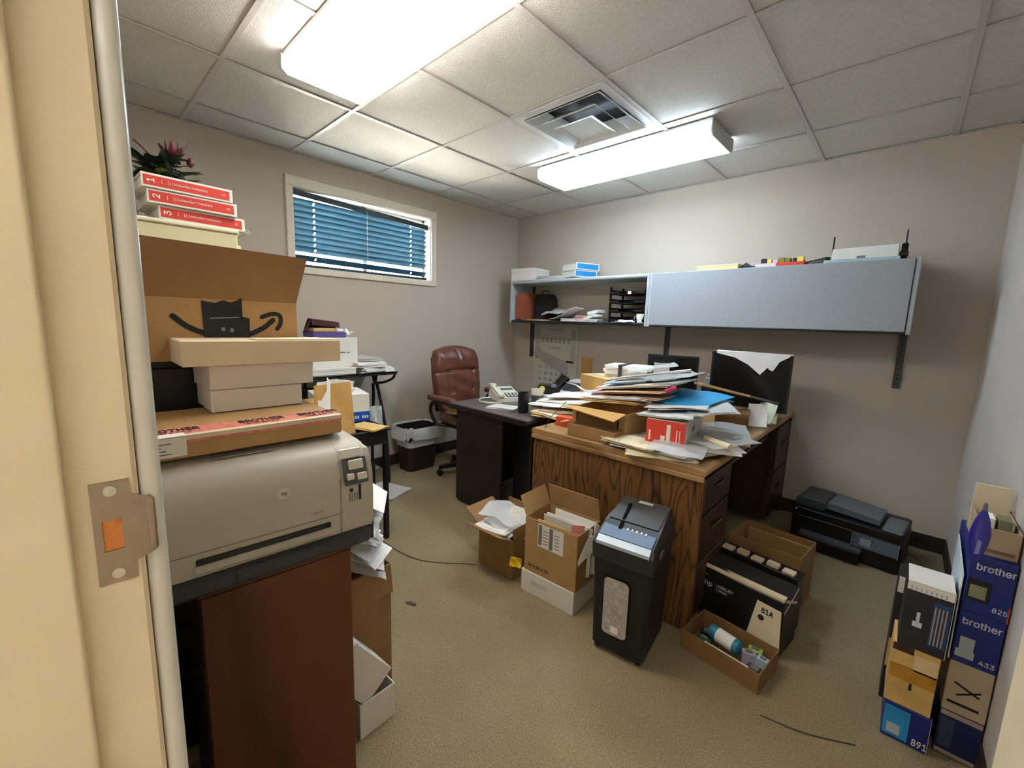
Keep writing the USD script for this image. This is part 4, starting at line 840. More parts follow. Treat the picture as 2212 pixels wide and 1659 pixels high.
cu = thing('pen_cup', 'black cylindrical pen cup on the front edge of the black desk', 'cup', (1.48, -1.50, BT)); part(cu, 'cup', lathe([(.0001, 0), (.034, 0), (.036, .004), (.036, .135), (.033, .135), (.031, .006), (.0001, .005)], 26), blackM, smooth=40)
cu = thing('striped_mug', 'cream and dark banded cup just behind the black pen cup', 'cup', (1.50, -1.38, BT)); part(cu, 'cup', lathe([(.0001, 0), (.038, 0), (.042, .15), (.039, .15), (.034, .006), (.0001, .005)], 26), M('mug_cream', (214, 208, 186), .4), smooth=40); part(cu, 'dark_band', lathe([(.0402, .03), (.0435, .11), (.042, .11), (.039, .03)], 26), greyD, smooth=40)
sc = thing('handheld_scanner', 'black handheld device with a yellow knob leaning on the black desk', 'scanner', (1.43, -1.14, BT + .085), 38)
solo('paper_stack', stack_mesh(.24, .30, .084, 7, 86, .012, 5), paperG, 'grey paper pile under the black handheld device on the black desk', 'papers', (1.45, -1.10, BT + .0005), 10)
part(sc, 'body', rbox(-.10, -.045, 0, .06, .045, .065, .03, 6, axis=1), blackM, smooth=40); part(sc, 'head', rot(rbox(-.04, -.04, 0, .04, .04, .17, .03, 6), 38, (0, 1, 0)), blackG, smooth=40)
part(sc, 'yellow_knob', mv(rot(lathe([(.0001, 0), (.022, 0), (.022, .03), (.015, .035), (.0001, .036)], 18), 90, (1, 0, 0)), -.065, -.04, .035), M('signal_yellow', (226, 190, 30), .45), smooth=40); part(sc, 'clip', cbox(.0, -.05, .05, .035, -.044, .075, .002), greyM)
gt_ = thing('grey_tray', 'grey desk tray with papers behind the handheld scanner', 'tray', (1.30, -.50, BT), 8); part(gt_, 'tray', cat(cbox(-.15, -.12, 0, .15, .12, .006, 0), cbox(-.15, -.12, .006, .15, -.114, .10, 0), cbox(-.15, .114, .006, .15, .12, .10, 0), cbox(-.15, -.114, .006, -.144, .114, .10, 0), cbox(.144, -.114, .006, .15, .114, .10, 0)), greyD); part(gt_, 'paper_fill', stack_mesh(.27, .21, .10, 5, 4, .002, .4).apply_translation((0, 0, .0065)), paperG)
for k, (x, y, rz, w_, h_, c, lb) in enumerate([(1.30, -1.50, 20, .2, .13, paperG, 'grey notes at the front of the black desk between phone and pen cup'), (1.36, -.85, 0, .22, .28, paperM, 'white sheets behind the handheld scanner on the black desk')]):
    solo('paper_stack', stack_mesh(w_, h_, .012, 4, 80 + k, .01, 6), c, lb, 'papers', (x, y, BT + .0005), rz)

# ------------------------------------------------------------------ on the wooden desk: boxes
Dz = DT
o = thing('orange_box', 'small orange box at the left front corner of the wooden desk', 'box', (1.925, -1.625, Dz), 12); part(o, 'body', cbox(-.055, -.03, 0, .055, .03, .05, .002), M('orange_print', (208, 78, 36), .5)); part(o, 'lid_line', cbox(-.0555, -.0305, .036, .0555, .0305, .038, 0), M('orange_dark', (160, 52, 24), .5))
tc = carton('kraft_carton', 'kraft carton in the middle of the desk front with its lid flap hanging out', 'carton', .31, .30, .135, kraftM, (2.165, -1.545, Dz), 2, flaps={})
part(tc, 'flap', hull([(-.155, -.15, .137), (.155, -.15, .137), (-.155, -.15, .141), (.155, -.15, .141), (-.15, -.26, .150), (.15, -.265, .118), (-.15, -.26, .154), (.15, -.265, .122)]), goldenK)
part(tc, 'front_print', cat(cbox(-.12, -.1512, .05, .11, -.1502, .125, 0)), kraftD); part(tc, 'slot', cat(cbox(-.128, -.1514, .06, -.122, -.1503, .125, 0), cbox(.112, -.1514, .05, .118, -.1503, .125, 0)), inkM)
solo('kraft_box', cbox(-.13, -.04, 0, .14, .05, .06, .002), kraftD, 'low kraft box in front of the kraft carton on the desk', 'box', (2.18, -1.745, Dz), 2)
rb = thing('red_box', 'white carton with a bright red end standing on the paper layers of the desk', 'box', (2.50, -1.50, Dz + .034), 8)
part(rb, 'body', cbox(-.088, -.19, 0, .088, .19, .112, .002), M('carton_white', (206, 198, 188), .6)); part(rb, 'red_end', cbox(-.0882, -.1908, .001, .0882, -.1902, .111, 0), redM)
part(rb, 'print', cat(cbox(-.075, -.1914, .012, -.066, -.1909, .06, 0), cbox(.006, -.1914, .008, .024, -.1909, .095, 0), cbox(.05, -.1914, .012, .054, -.1909, .075, 0), cbox(.064, -.1914, .012, .067, -.1909, .075, 0), cbox(-.02, -.1914, .008, .0, -.1909, .04, 0)), M('print_cream', (232, 220, 205), .6)); part(rb, 'side_print', cbox(.0882, -.05, .05, .0888, .0, .07, 0), inkG)
tb2 = thing('kraft_box', 'closed kraft box at the back of the desk heap carrying banded white papers', 'box', (1.735, -.86, Dz), -24)
part(tb2, 'body', cbox(-.17, -.13, 0, .17, .13, .205, .002), goldenK); part(tb2, 'top', cbox(-.171, -.131, .2052, .171, .131, .208, 0), M('kraft_light', (206, 176, 128), .7)); part(tb2, 'tape', cbox(-.171, -.025, .2082, .171, .025, .2086, 0), paperC)
bp = thing('banded_papers', 'bundle of white papers with a dark band on the closed kraft box', 'papers', (1.86, -.76, Dz + .209), 10)
part(bp, 'pages', stack_mesh(.32, .23, .085, 7, 33, .012, 5), paperM); part(bp, 'band', cat(cbox(-.05, -.145, .0, -.025, -.140, .09, 0), cbox(-.05, -.145, .088, -.025, .125, .093, 0)), greyD)
o = thing('brown_box', 'small dark brown box on the right side of the desk top', 'box', (2.585, -.86, Dz), 12); part(o, 'body', cbox(-.085, -.12, 0, .085, .12, .10, .002), M('brown_card', (106, 72, 44), .7)); part(o, 'lid', cbox(-.087, -.122, .075, .087, .122, .102, .002), M('brown_card_lid', (120, 84, 54), .7))
for k, (x, y, rz, c, tl_, lb) in enumerate([(2.69, -.76, 20, paperM, 58, 'white note curling up at the right edge of the desk'), (2.715, -.66, -10, M('pale_green_paper', (206, 214, 186), .7), 40, 'pale green note behind the white note at the right desk edge'), (2.70, -.52, 10, M('pale_yellow_paper', (226, 224, 190), .7), 12, 'pale yellow notes at the back right edge of the desk')]):
    solo('note', sheet(.10, .13, .002, .006, 90 + k, .03), c, lb, 'note', (x, y, Dz + (.06 if tl_ > 20 else .004)), rz, tilt=(tl_, 0))
# monitors
def monitor(name, label, loc, rz, w_, z0, z1, face_back=False):
    o = thing(name, label, 'monitor', loc, rz)
    part(o, 'foot', rbox(-.12, -.08, 0, .12, .09, .012, .04, 6), blackM, smooth=40); part(o, 'neck', cbox(-.03, .02, .0122, .03, .045, z1 - .12, .004), blackM)
    s = part(o, 'housing', hull([(-w_ / 2, -.008, z0), (w_ / 2, -.008, z0), (-w_ / 2, -.008, z1), (w_ / 2, -.008, z1), (-w_ / 2 + .04, .02, z0 + .04), (w_ / 2 - .04, .02, z0 + .04), (-w_ / 2 + .04, .02, z1 - .04), (w_ / 2 - .04, .02, z1 - .04), (-w_ / 2, .004, z0), (w_ / 2, .004, z0), (-w_ / 2, .004, z1), (w_ / 2, .004, z1)]), blackM)
    part(o, 'screen', cbox(-w_ / 2 + .012, -.0092, z0 + .018, w_ / 2 - .012, -.0082, z1 - .012, 0), M('screen_off', (10, 10, 12), .25)); return o
monitor('monitor', 'smaller black monitor standing behind the paper heap', (2.05, -.5, Dz), 10, .36, .10, .37)
bm = monitor('monitor', 'large black monitor with a white cloth over its top edge', (2.56, -.5, Dz), 2, .47, .055, .42)
def cloth():
    P_ = prism([(-.20, .0), (.225, .006), (.215, -.012), (.165, -.045), (.135, -.105), (.115, -.10), (.105, -.085), (.065, -.135), (-.01, -.075), (-.09, -.035), (-.205, -.012)], .003)
    fr_ = put(P_, (0, -.014, .424), (1, 0, 0), (0, 0, 1)); tp_ = sheet(.44, .075, .003, .003, 7); return cat(fr_, mv(tp_, .01, .02, .4215))
solo('white_cloth', cloth(), M('white_cloth', (226, 224, 226), .8), 'white cloth folded to a point over the large black monitor', 'cloth', (2.56, -.5, Dz), 2)
solo('power_strip', cat(cbox(-.06, -.02, 0, .06, .02, .06, .006), *[cbox(-.05 + .03 * k, -.015, .06, -.03 + .03 * k, .015, .085, .004) for k in range(4)]), M('strip_grey', (150, 150, 150), .5), 'grey block of plugs between the two monitors', 'power strip', (2.30, -.34, Dz + .16)); solo('dark_box', cbox(-.07, -.05, 0, .07, .05, .159, .004), M('black_cloth', (28, 22, 22), .85), 'dark box under the grey plugs between the monitors', 'box', (2.30, -.34, Dz))
solo('thin_cable', tube(curve([(2.32, -.33, Dz + .24), (2.33, -.2, Dz + .34), (2.38, -.05, Dz + .42), (2.40, -.02, Dz + .30)], 20), .002, 5), blackM, 'thin black cable arching up the wall between the monitors', 'cable')
A_, B_ = np.array([2.47, -1.15, 1.02]), np.array([2.755, -.40, .85]); dr = (B_ - A_); Lr = np.linalg.norm(dr)
ys = thing('yardstick', 'tan and grey flat stick slanting from the paper heap to the right desk edge', 'stick')
part(ys, 'wood_half', put(cbox(0, -.03, 0, Lr * .52, .03, .012, .001), A_, dr, (dr[1], -dr[0], 0)), M('stick_tan', (236, 206, 150), .55, vary=.2, scale=50)); part(ys, 'grey_half', put(cbox(Lr * .5205, -.03, 0, Lr, .03, .012, .001), A_, dr, (dr[1], -dr[0], 0)), greyM)
# lower paper layers at the front right
lay = [(2.50, -1.62, 0, .30, .40, 18, paperC, 'cream folder at the bottom of the layers under the red ended box'), (2.62, -1.42, .0, .24, .34, -8, M('pale_brown_paper', (182, 160, 136), .7), 'pale brown folder right of the red ended box'), (2.48, -1.68, .0125, .34, .24, 6, paperG, 'grey papers jutting over the front edge of the desk'), (2.60, -1.60, .012, .28, .26, -20, M('grey_green_paper', (176, 172, 160), .7), 'grey green papers over the right front corner of the desk'), (2.66, -1.25, .012, .20, .30, 14, paperC, 'cream papers along the right edge of the desk'), (2.40, -1.74, .024, .26, .16, -6, paperC, 'cream envelopes in front of the red ended box'), (2.66, -1.50, .024, .22, .26, 30, paperM, 'white papers fanned right of the red ended box'), (2.66, -1.36, .036, .22, .22, 10, paperG, 'grey sheets on top of the right hand fan')]
for k, (x, y, z, w_, h_, rz, c, lb) in enumerate(lay):
    solo('paper_stack', stack_mesh(w_, h_, .0115, 3, 120 + k, .016, 7), c, lb, 'papers', (x, y, Dz + z + .0005), rz)
for k, (x, y, z, rz) in enumerate([(2.60, -1.70, .036, 12), (2.70, -1.50, .048, -25), (2.66, -1.28, .049, 20)]):
    solo('plastic_sleeve', sheet(.23, .30, .0015, .006, 130 + k, .008), plasticM, ['clear plastic sleeve over the right front corner of the desk', 'clear plastic sleeve on the right hand fan of papers', 'clear plastic sleeve near the right edge of the desk'][k], 'plastic sleeve', (x, y, Dz + z), rz, smooth=True)
solo('rolled_paper', tube([(2.66, -1.545, Dz + .066), (2.79, -1.62, Dz + .066)], .014, 10), paperC, 'small rolled paper poking over the right edge of the desk', 'paper roll')
# papers bridging the two desks at the left
lf = [(1.80, -1.45, .001, .36, .26, 8, manilaM, 0, 'manila folder at the left edge of the wooden desk, lowest'), (1.80, -1.52, .016, .38, .20, -12, paperC, -2, 'cream papers hanging off the left edge of the wooden desk'), (1.84, -1.40, .034, .40, .28, 14, M('pale_brown_paper', (182, 160, 136), .7), -3, 'brownish folder above the cream papers at the left edge'), (1.76, -1.42, .060, .44, .20, 4, paperM, -4, 'long white papers pointing left over the black desk'), (1.78, -1.36, .078, .46, .18, -3, paperM, -6, 'upper long white papers pointing left over the black desk'), (1.72, -1.28, .10, .30, .22, 22, paperM, -6, 'white papers behind the long ones at the left of the heap')]
for k, (x, y, z, w_, h_, rz, c, tl_, lb) in enumerate(lf):
    solo('paper_stack', stack_mesh(w_, h_, .013, 3, 140 + k, .014, 6, .003), c, lb, 'papers', (x, y, Dz + z), rz, tilt=(0, tl_))
solo('crumpled_paper', sheet(.22, .20, .002, .012, 151, .05), paperM, 'white paper curled up to a point at the back left of the heap', 'paper', (1.72, -1.12, Dz + .10), 160)
solo('loose_wire', tube(curve([(1.905, -1.795, Dz + .003), (1.90, -1.74, Dz + .06), (1.93, -1.64, Dz + .14)], 14), .0018, 5), blackM, 'thin dark wire standing at the left front corner of the wooden desk', 'wire')
# the heap on top
for k, (x, y, z, w_, h_, rz, tl_, tx) in enumerate([(2.50, -1.52, .15, .26, .34, 8, -3, 0), (2.56, -1.46, .162, .25, .34, -10, -5, 2), (2.48, -1.44, .175, .28, .32, 16, -4, -2), (2.62, -1.42, .185, .2, .30, 28, -6, 2)]):
    solo('plastic_sleeve', stack_mesh(w_, h_, .010, 3, 160 + k, .014, 7, .004), plasticM if k in (1, 3) else M('milky_plastic', (214, 214, 212), .3), ['milky plastic sleeves lying directly on the red ended box', 'clear plastic sleeves slipping right on the red ended box', 'second milky plastic sleeves on the red ended box', 'clear plastic sleeves under the blue folder'][k], 'plastic sleeve', (x, y, Dz + z), rz, tilt=(tx, tl_))
fo = thing('blue_folder', 'bright blue plastic folder on the right of the paper heap', 'folder', (2.50, -1.36, Dz + .205), -16, tilt=(5, 1))
part(fo, 'cover', sheet(.30, .32, .003, .004, 171, .01), folderB); part(fo, 'inner_sheet', mv(sheet(.24, .28, .002, .003, 172), -.01, 0, -.005), paperM); part(fo, 'rear_cover', mv(sheet(.30, .32, .003, .002, 173), 0, 0, -.012), folderB)
heap = [  # x, y, z, w, h, rz, tilt, material, label
 (2.14, -1.44, .150, .34, .26, 6, -3, manilaM, 'manila folder at the base of the heap over the kraft carton'),
 (2.16, -1.43, .167, .38, .25, 10, -4, paperM, 'white papers low in the heap over the kraft carton'),
 (2.24, -1.42, .186, .38, .25, -3, -4, M('salmon_folder', (206, 176, 154), .7), 'salmon folder showing a long edge in the heap'),
 (2.18, -1.38, .204, .40, .24, 8, -6, paperP, 'pinkish papers above the salmon folder in the heap'),
 (2.26, -1.40, .216, .36, .26, 2, -5, M('orange_folder', (200, 158, 118), .7), 'orange folder in the middle of the heap'),
 (2.20, -1.36, .236, .40, .22, 12, -8, paperM, 'white papers above the orange folder in the heap'),
 (2.27, -1.36, .250, .36, .24, 3, -9, M('milky_plastic', (214, 214, 212), .3), 'milky sleeve packet high in the heap'),
 (2.22, -1.32, .266, .40, .20, 14, -12, M('ice_blue_paper', (200, 222, 236), .6), 'ice blue papers slanting up to the right near the top of the heap'),
 (2.36, -1.34, .262, .24, .24, -6, -9, paperM, 'white folder near the right end of the heap top'),
 (2.25, -1.28, .284, .42, .14, 17, -19, paperM, 'long white sheets forming the topmost point of the heap'),
 (2.36, -1.27, .275, .22, .20, 24, -10, M('pale_mint_paper', (206, 220, 206), .6), 'pale mint papers below the topmost sheets of the heap')]
for k, (x, y, z, w_, h_, rz, tl_, c, lb) in enumerate(heap):
    tl_ = 3 + .95 * k; zc = .150 + .0125 * k + w_ / 2 * math.sin(math.radians(tl_)) * .8
    solo('paper_stack', rot(stack_mesh(w_, h_, .0115, 4, 180 + k, .012, 5, .001), rz, (0, 0, 1)), c, lb, 'papers', (x, y, Dz + zc), 0, tilt=(0, -tl_))
for k in range(4):
    solo('bag_wrap', rot(sheet(.26, .20, .0015, .006, 200 + k, .012), 14 * k, (0, 0, 1)), plasticM, ['clear plastic bag at the front of the heap', 'clear plastic bag at the left of the heap', 'clear plastic bag on the heap top', 'clear plastic bag draped over the right of the heap'][k], 'plastic bag', [(2.20, -1.47, Dz + .185), (2.04, -1.44, Dz + .165), (2.28, -1.34, Dz + .335), (2.42, -1.38, Dz + .31)][k], 0, tilt=(2, -12 if k > 1 else -5), smooth=True)
solo('red_marker', tube([(2.44, -1.52, Dz + .255), (2.47, -1.47, Dz + .275)], .010, 8), M('marker_pink', (206, 60, 96), .5), 'pink red marker at the right end of the salmon folder', 'marker')
bk = thing('curled_catalogue', 'grey catalogue curling upright between heap and small monitor', 'catalogue', (2.10, -.80, Dz + .17), 20); part(bk, 'cover', rot(sheet(.10, .26, .006, .004, 210, .09), 52, (1, 0, 0)), paperG)

# ------------------------------------------------------------------ shredder in front of the desk
sh = thing('paper_shredder', 'black paper shredder with a tall window, standing before the wooden desk', 'shredder', (2.575, -2.02, 0), 8)
def taper(w0, d0, w1, d1, z0, z1, rad=.03, b=.004):
    return loft([rr(w0 - b, d0 - b, z0, rad), rr(w0, d0, z0 + b, rad), rr(w1, d1, z1 - b, rad), rr(w1 - b, d1 - b, z1, rad)])
part(sh, 'bin', taper(.215, .27, .235, .285, .035, .40, .02), blackM, smooth=40)
part(sh, 'base', taper(.21, .26, .215, .27, .018, .0345, .02), blackM, smooth=40)
W_ = [(-.045, .10), (.04, .10), (.045, .12), (.045, .30), (-.05, .30), (-.05, .135)]
win = Polygon([(-.042, .105), (.018, .105), (.018, .31), (-.042, .31)]).buffer(.020)
p = part(sh, 'window', put(prism(win, .002), (0, -.1372, .01), (1, 0, 0), (.0, -.02, 1)), M('window_smoke', (176, 170, 168), .35, vary=.3, scale=70))
part(p, 'shred_lump', put(prism(Polygon([(-.026, .098), (.004, .098), (.004, .125), (-.026, .128)]), .0008), (0, -.1394, .01), (1, 0, 0), (0, -.02, 1)), paperM)
part(p, 'window_rim', put(prism(win.buffer(.004).difference(win), .003), (0, -.1368, .01), (1, 0, 0), (0, -.02, 1)), blackG)
part(sh, 'head', hull([(-.118, -.145, .402), (.118, -.145, .402), (.118, .145, .402), (-.118, .145, .402), (-.12, -.150, .47), (.12, -.150, .47), (-.12, .15, .50), (.12, .15, .50), (-.112, -.125, .497), (.112, -.125, .497), (-.10, .135, .565), (.10, .135, .565), (-.112, -.04, .53), (.112, -.04, .53)]), M('shredder_head', (42, 43, 46), .4))
hd = part(sh, 'front_trim', hull([(-.105, -.1515, .468), (.105, -.1515, .468), (-.105, -.1525, .482), (.105, -.1525, .482), (-.105, -.128, .4985), (.105, -.128, .4985), (-.105, -.126, .494), (.105, -.126, .494)]), M('ice_trim', (176, 196, 208), .25))
def top_at(x, y): return (x, y, .4985 + (y + .125) * .255 + .002)
ext = (0, 1, .255)
part(sh, 'blue_panel', put(cbox(-.105, 0, 0, .105, .06, .003, .001), (0, -.126, .4985), (1, 0, 0), (0, 1, .39)), M('blue_panel', (104, 124, 150), .35))
part(sh, 'top_plate', put(cbox(-.10, 0, 0, .10, .18, .003, .001), (0, -.035, .5325), (1, 0, 0), (0, 1, .185)), M('shredder_top', (66, 62, 60), .5))
part(sh, 'slot', put(cbox(-.007, .02, .0, .007, .19, .0055, .001), (-.035, -.10, .5125), (1, .1, .0), (.15, 1, .255)), M('slot_black', (10, 10, 11), .9, spec=.1))
for k in range(5): part(sh, 'indicator', put(cbox(-.01 + .018 * k, 0, 0, -.004 + .018 * k, .012, .004, .0005), (0, -.078, .5185), (1, 0, 0), (0, 1, .36)), inkW)
part(sh, 'brand_strip', put(cbox(-.03, .15, .0032, .03, .168, .0045, .0005), (0, -.035, .5325), (1, 0, 0), (0, 1, .185)), M('strip_pale', (170, 180, 170), .4))
part(sh, 'side_latch', cbox(.1185, -.06, .43, .124, -.02, .46, .002), greyM)
for x in (-.085, .085):
    for y in (-.11, .11): part(sh, 'caster', mv(rot(lathe([(.0001, -.01), (.017, -.01), (.018, 0), (.017, .01), (.0001, .01)], 14), 90, (0, 1, 0)), x, y, .0182), blackM, smooth=40)

# ------------------------------------------------------------------ cartons in front of the desks
c1 = carton('kraft_carton', 'open kraft carton with flaps spread, holding papers and plastic, left of the tall carton', 'carton', .25, .22, .215, kraftD, (1.83, -1.975, 0), 2, flaps={'front': (62, .12), 'left': (58, .13), 'back': (14, .10), 'right': (-8, .06)})
for k, (x, y, z, rz, tx, ty, c, w_, h_, lb) in enumerate([(1.80, -2.02, .215, 8, -10, 0, paperM, .19, .22, 'white papers sliding over the front flap of the spread carton'), (1.83, -1.98, .235, -6, 6, 4, M('milky_plastic', (214, 214, 212), .3), .2, .2, 'milky plastic packet in the spread carton'), (1.90, -1.95, .25, 4, 66, 0, paperM, .16, .14, 'white envelope standing at the right of the spread carton'), (1.86, -1.93, .25, 6, 50, 0, paperG, .18, .12, 'grey booklet standing in the spread carton')]):
    solo('paper_stack', stack_mesh(w_, h_, .014, 3, 220 + k, .01, 5, .004), c, lb, 'papers', (x, y, z), rz, tilt=(tx, ty))
solo('bubble_bag', sheet(.22, .20, .002, .02, 230, .03), plasticM, 'crumpled clear bag bulging from the spread carton', 'plastic bag', (1.80, -1.99, .252), 15, tilt=(-8, 6), smooth=True)
o = thing('white_box', 'flat white box on the carpet under the tall kraft carton', 'box', (2.175, -1.98, 0), 3); part(o, 'body', cbox(-.152, -.105, 0, .152, .115, .112, .002), whiteM); part(o, 'print', cbox(-.09, -.1056, .05, .01, -.1051, .075, 0), M('faint_print', (200, 198, 192), .6))
c2 = carton('kraft_carton', 'tall kraft carton stuffed with envelopes, standing on the flat white box', 'carton', .295, .21, .275, kraftM, (2.182, -1.975, .1125), 3, flaps={'left': (24, .10), 'back': (-14, .12)})
part(c2, 'shipping_label', cbox(-.07, -.1062, .15, .075, -.1053, .265, 0), whiteM); part(c2, 'label_bars', cat(cbox(-.066, -.1067, .16, -.046, -.1063, .26, 0), cbox(-.004, -.1067, .155, .016, -.1063, .262, 0)), inkG)
part(c2, 'label_text', cat(*[cbox(-.04 + .065 * (k % 2), -.1067, .17 + .016 * (k // 2), -.012 + .065 * (k % 2), -.1063, .174 + .016 * (k // 2), 0) for k in range(10)]), inkG)
part(c2, 'print', lettering('14 x 10 x 10', .016, (-.125, -.1056, .03), (1, 0, 0), (0, 0, 1), True, width=.12), inkM)
for k, (dx, dy, h_, c, w_, lb, tx) in enumerate([(-.0, -.085, .325, paperC, .22, 'cream envelopes at the front of the tall carton', 0), (.01, -.060, .345, manilaM, .23, 'tan envelope second from the front in the tall carton', 0), (.02, -.035, .365, paperG, .22, 'grey envelope in the middle of the tall carton', 2), (.03, -.01, .365, paperM, .24, 'white envelope behind the grey one in the tall carton', 2), (.04, .03, .375, paperM, .23, 'tall white envelopes at the back of the tall carton', 4), (.03, .07, .35, paperG, .22, 'grey sheets at the very back of the tall carton', 4)]):
    e = cat(*[mv(cbox(-w_ / 2, -.0028, 0, w_ / 2, .0028, h_ - .12 - .006 * q, .001), .004 * q, .0062 * q, 0) for q in range(3)])
    solo('envelope', e, c, lb, 'envelope', (2.182 + dx, -1.975 + dy, .1175 + .03), 3, tilt=(-tx, 0))
solo('pink_slip', cbox(-.03, -.001, 0, .03, .001, .05, 0), M('slip_pink', (232, 150, 150), .7), 'pink slip at the right corner of the tall carton', 'paper slip', (2.30, -2.02, .36), 40)
solo('hanging_paper', hull([(0, 0, 0), (.045, 0, .16), (.12, .06, .16), (.002, 0, 0), (.045, .003, .16), (.12, .063, .16), (.0, 0, .02)]), paperM, 'white paper corner hanging out of the tall carton on its right', 'paper', (2.333, -2.06, .24), 10)
solo('yellow_tag', sheet(.06, .05, .002, .008, 240, .01), M('signal_yellow', (226, 190, 30), .45), 'bright yellow scrap between the two kraft cartons', 'tag', (1.972, -2.07, .11), 20, tilt=(70, 10))

# ------------------------------------------------------------------ toner cartons right of the desk
hb = thing('toner_box', 'black printer supply box with white edges and an 81A label, lower right of the desk', 'box', (2.925, -1.505, 0), -8)
part(hb, 'body', cbox(-.165, -.16, 0, .165, .02, .245, .002), blackM); part(hb, 'top_flap', hull([(-.165, .02, .245), (.165, .02, .245), (-.165, -.03, .245), (.165, -.03, .245), (-.163, -.15, .262), (.163, -.15, .25), (-.163, -.15, .266), (.163, -.15, .254)]), M('flap_black', (40, 40, 40), .6))
part(hb, 'white_edge', cat(cbox(-.163, -.158, .2455, .163, -.13, .262, .002)), paperC)
part(hb, 'logo', lettering('hp', .022, (-.155, -.1606, .165), (1, 0, 0), (0, 0, 1), True), M('logo_lilac', (190, 180, 220), .5)); part(hb, 'title', lettering('LASERJET', .014, (-.105, -.1606, .175), (1, 0, 0), (0, 0, 1), width=.075), inkW)
part(hb, 'subtitle', cat(lettering('TONER', .009, (-.105, -.1606, .158), (1, 0, 0), (0, 0, 1), width=.05)), inkW)
part(hb, 'side_x', cat(put(cbox(0, 0, 0, .16, .012, .0006, 0), (.1652, -.15, .19), (0, 1, .35), (0, -.35, 1)), put(cbox(0, 0, 0, .16, .012, .0006, 0), (.1653, -.15, .245), (0, 1, -.45), (0, .45, 1))), paperP)
wp = part(hb, 'white_label', put(prism([(0, 0), (.135, -.0), (.125, .205), (.035, .21)], .0012), (.033, -.1614, .0), (1, 0, 0), (0, 0, 1)), paperC)
part(wp, 'label_number', lettering('81A', .022, (.085, -.1628, .165), (1, 0, 0), (0, 0, 1), True, width=.045), inkM); part(wp, 'label_disc', put(lathe([(.0001, 0), (.012, 0), (.012, .0005), (.0001, .0006)], 20), (.088, -.1627, .142), (1, 0, 0), (0, 0, 1)), inkM)
h2 = thing('toner_box', 'second black printer supply box with open white flaps behind the first', 'box', (2.92, -1.405, 0), -8)
part(h2, 'body', cbox(-.165, -.06, 0, .165, .03, .262, .002), blackM)
for k in range(5): part(h2, 'flap_tab', cbox(-.160 + .065 * k, -.055 + .006 * (k % 2), .2625, -.112 + .065 * k, -.015, .275 + .006 * (k % 2), .002), paperC)
ck = carton('kraft_carton', 'empty kraft carton behind the black toner boxes, under the desk corner', 'carton', .32, .24, .29, kraftD, (2.915, -1.20, 0), -6, flaps={})
part(ck, 'inner_liner', cbox(-.14, .095, .01, .14, .107, .26, .001), kraftM)
tr = carton('kraft_tray', 'shallow kraft tray of cartridges in front of the black toner boxes', 'tray', .30, .20, .082, M('tray_kraft', (132, 98, 60), .8), (2.915, -1.82, 0), -7, flaps={})
def cart(x, y, z, rz, lb, c, w_=.05, d_=.03, h_=.05):
    o = thing('ink_cartridge', lb, 'ink cartridge', (x, y, z), rz); part(o, 'body', cbox(-w_ / 2, -d_ / 2, 0, w_ / 2, d_ / 2, h_, .002), c); part(o, 'nozzle', cbox(-w_ / 4, -d_ / 4, h_ + .0003, w_ / 4, d_ / 4, h_ + .007, .001), inkG)
tealM = M('teal_plastic', (44, 122, 150), .4)
cy = thing('label_roll', 'blue ended roll with a white label lying in the kraft tray', 'roll', (2.90, -1.80, .055), -14)
part(cy, 'core', put(lathe([(.0001, 0), (.029, 0), (.029, .12), (.0001, .12)], 24), (-.065, 0, 0), (0, 1, 0), (0, 0, 1)), tealM, smooth=40); part(cy, 'white_label', put(lathe([(.0292, .03), (.0298, .03), (.0298, .10), (.0292, .10)], 24), (-.065, 0, 0), (0, 1, 0), (0, 0, 1)), paperM, smooth=40)
cart(2.825, -1.80, .0045, 10, 'black cartridge at the left end of the kraft tray', blackM); cart(2.83, -1.85, .0045, -12, 'green cartridge at the front left of the kraft tray', M('cartridge_green', (50, 84, 56), .5)); cart(2.985, -1.80, .0045, 20, 'lilac cartridge right of the blue roll', M('cartridge_lilac', (176, 172, 196), .5)); cart(3.0, -1.765, .0045, 5, 'lime green cartridge at the back right of the tray', M('cartridge_lime', (150, 190, 70), .5)); cart(3.035, -1.80, .0045, -10, 'pale blue cartridge at the right end of the tray', M('cartridge_pale', (176, 200, 214), .5), .04); cart(3.02, -1.855, .0045, -8, 'dark grey cartridge at the front right of the tray', greyD, .06, .05, .03)
solo('white_packet', cbox(-.085, -.012, 0, .085, .012, .05, .002), paperM, 'white packet along the front wall of the kraft tray', 'packet', (2.92, -1.885, .0045), -7)

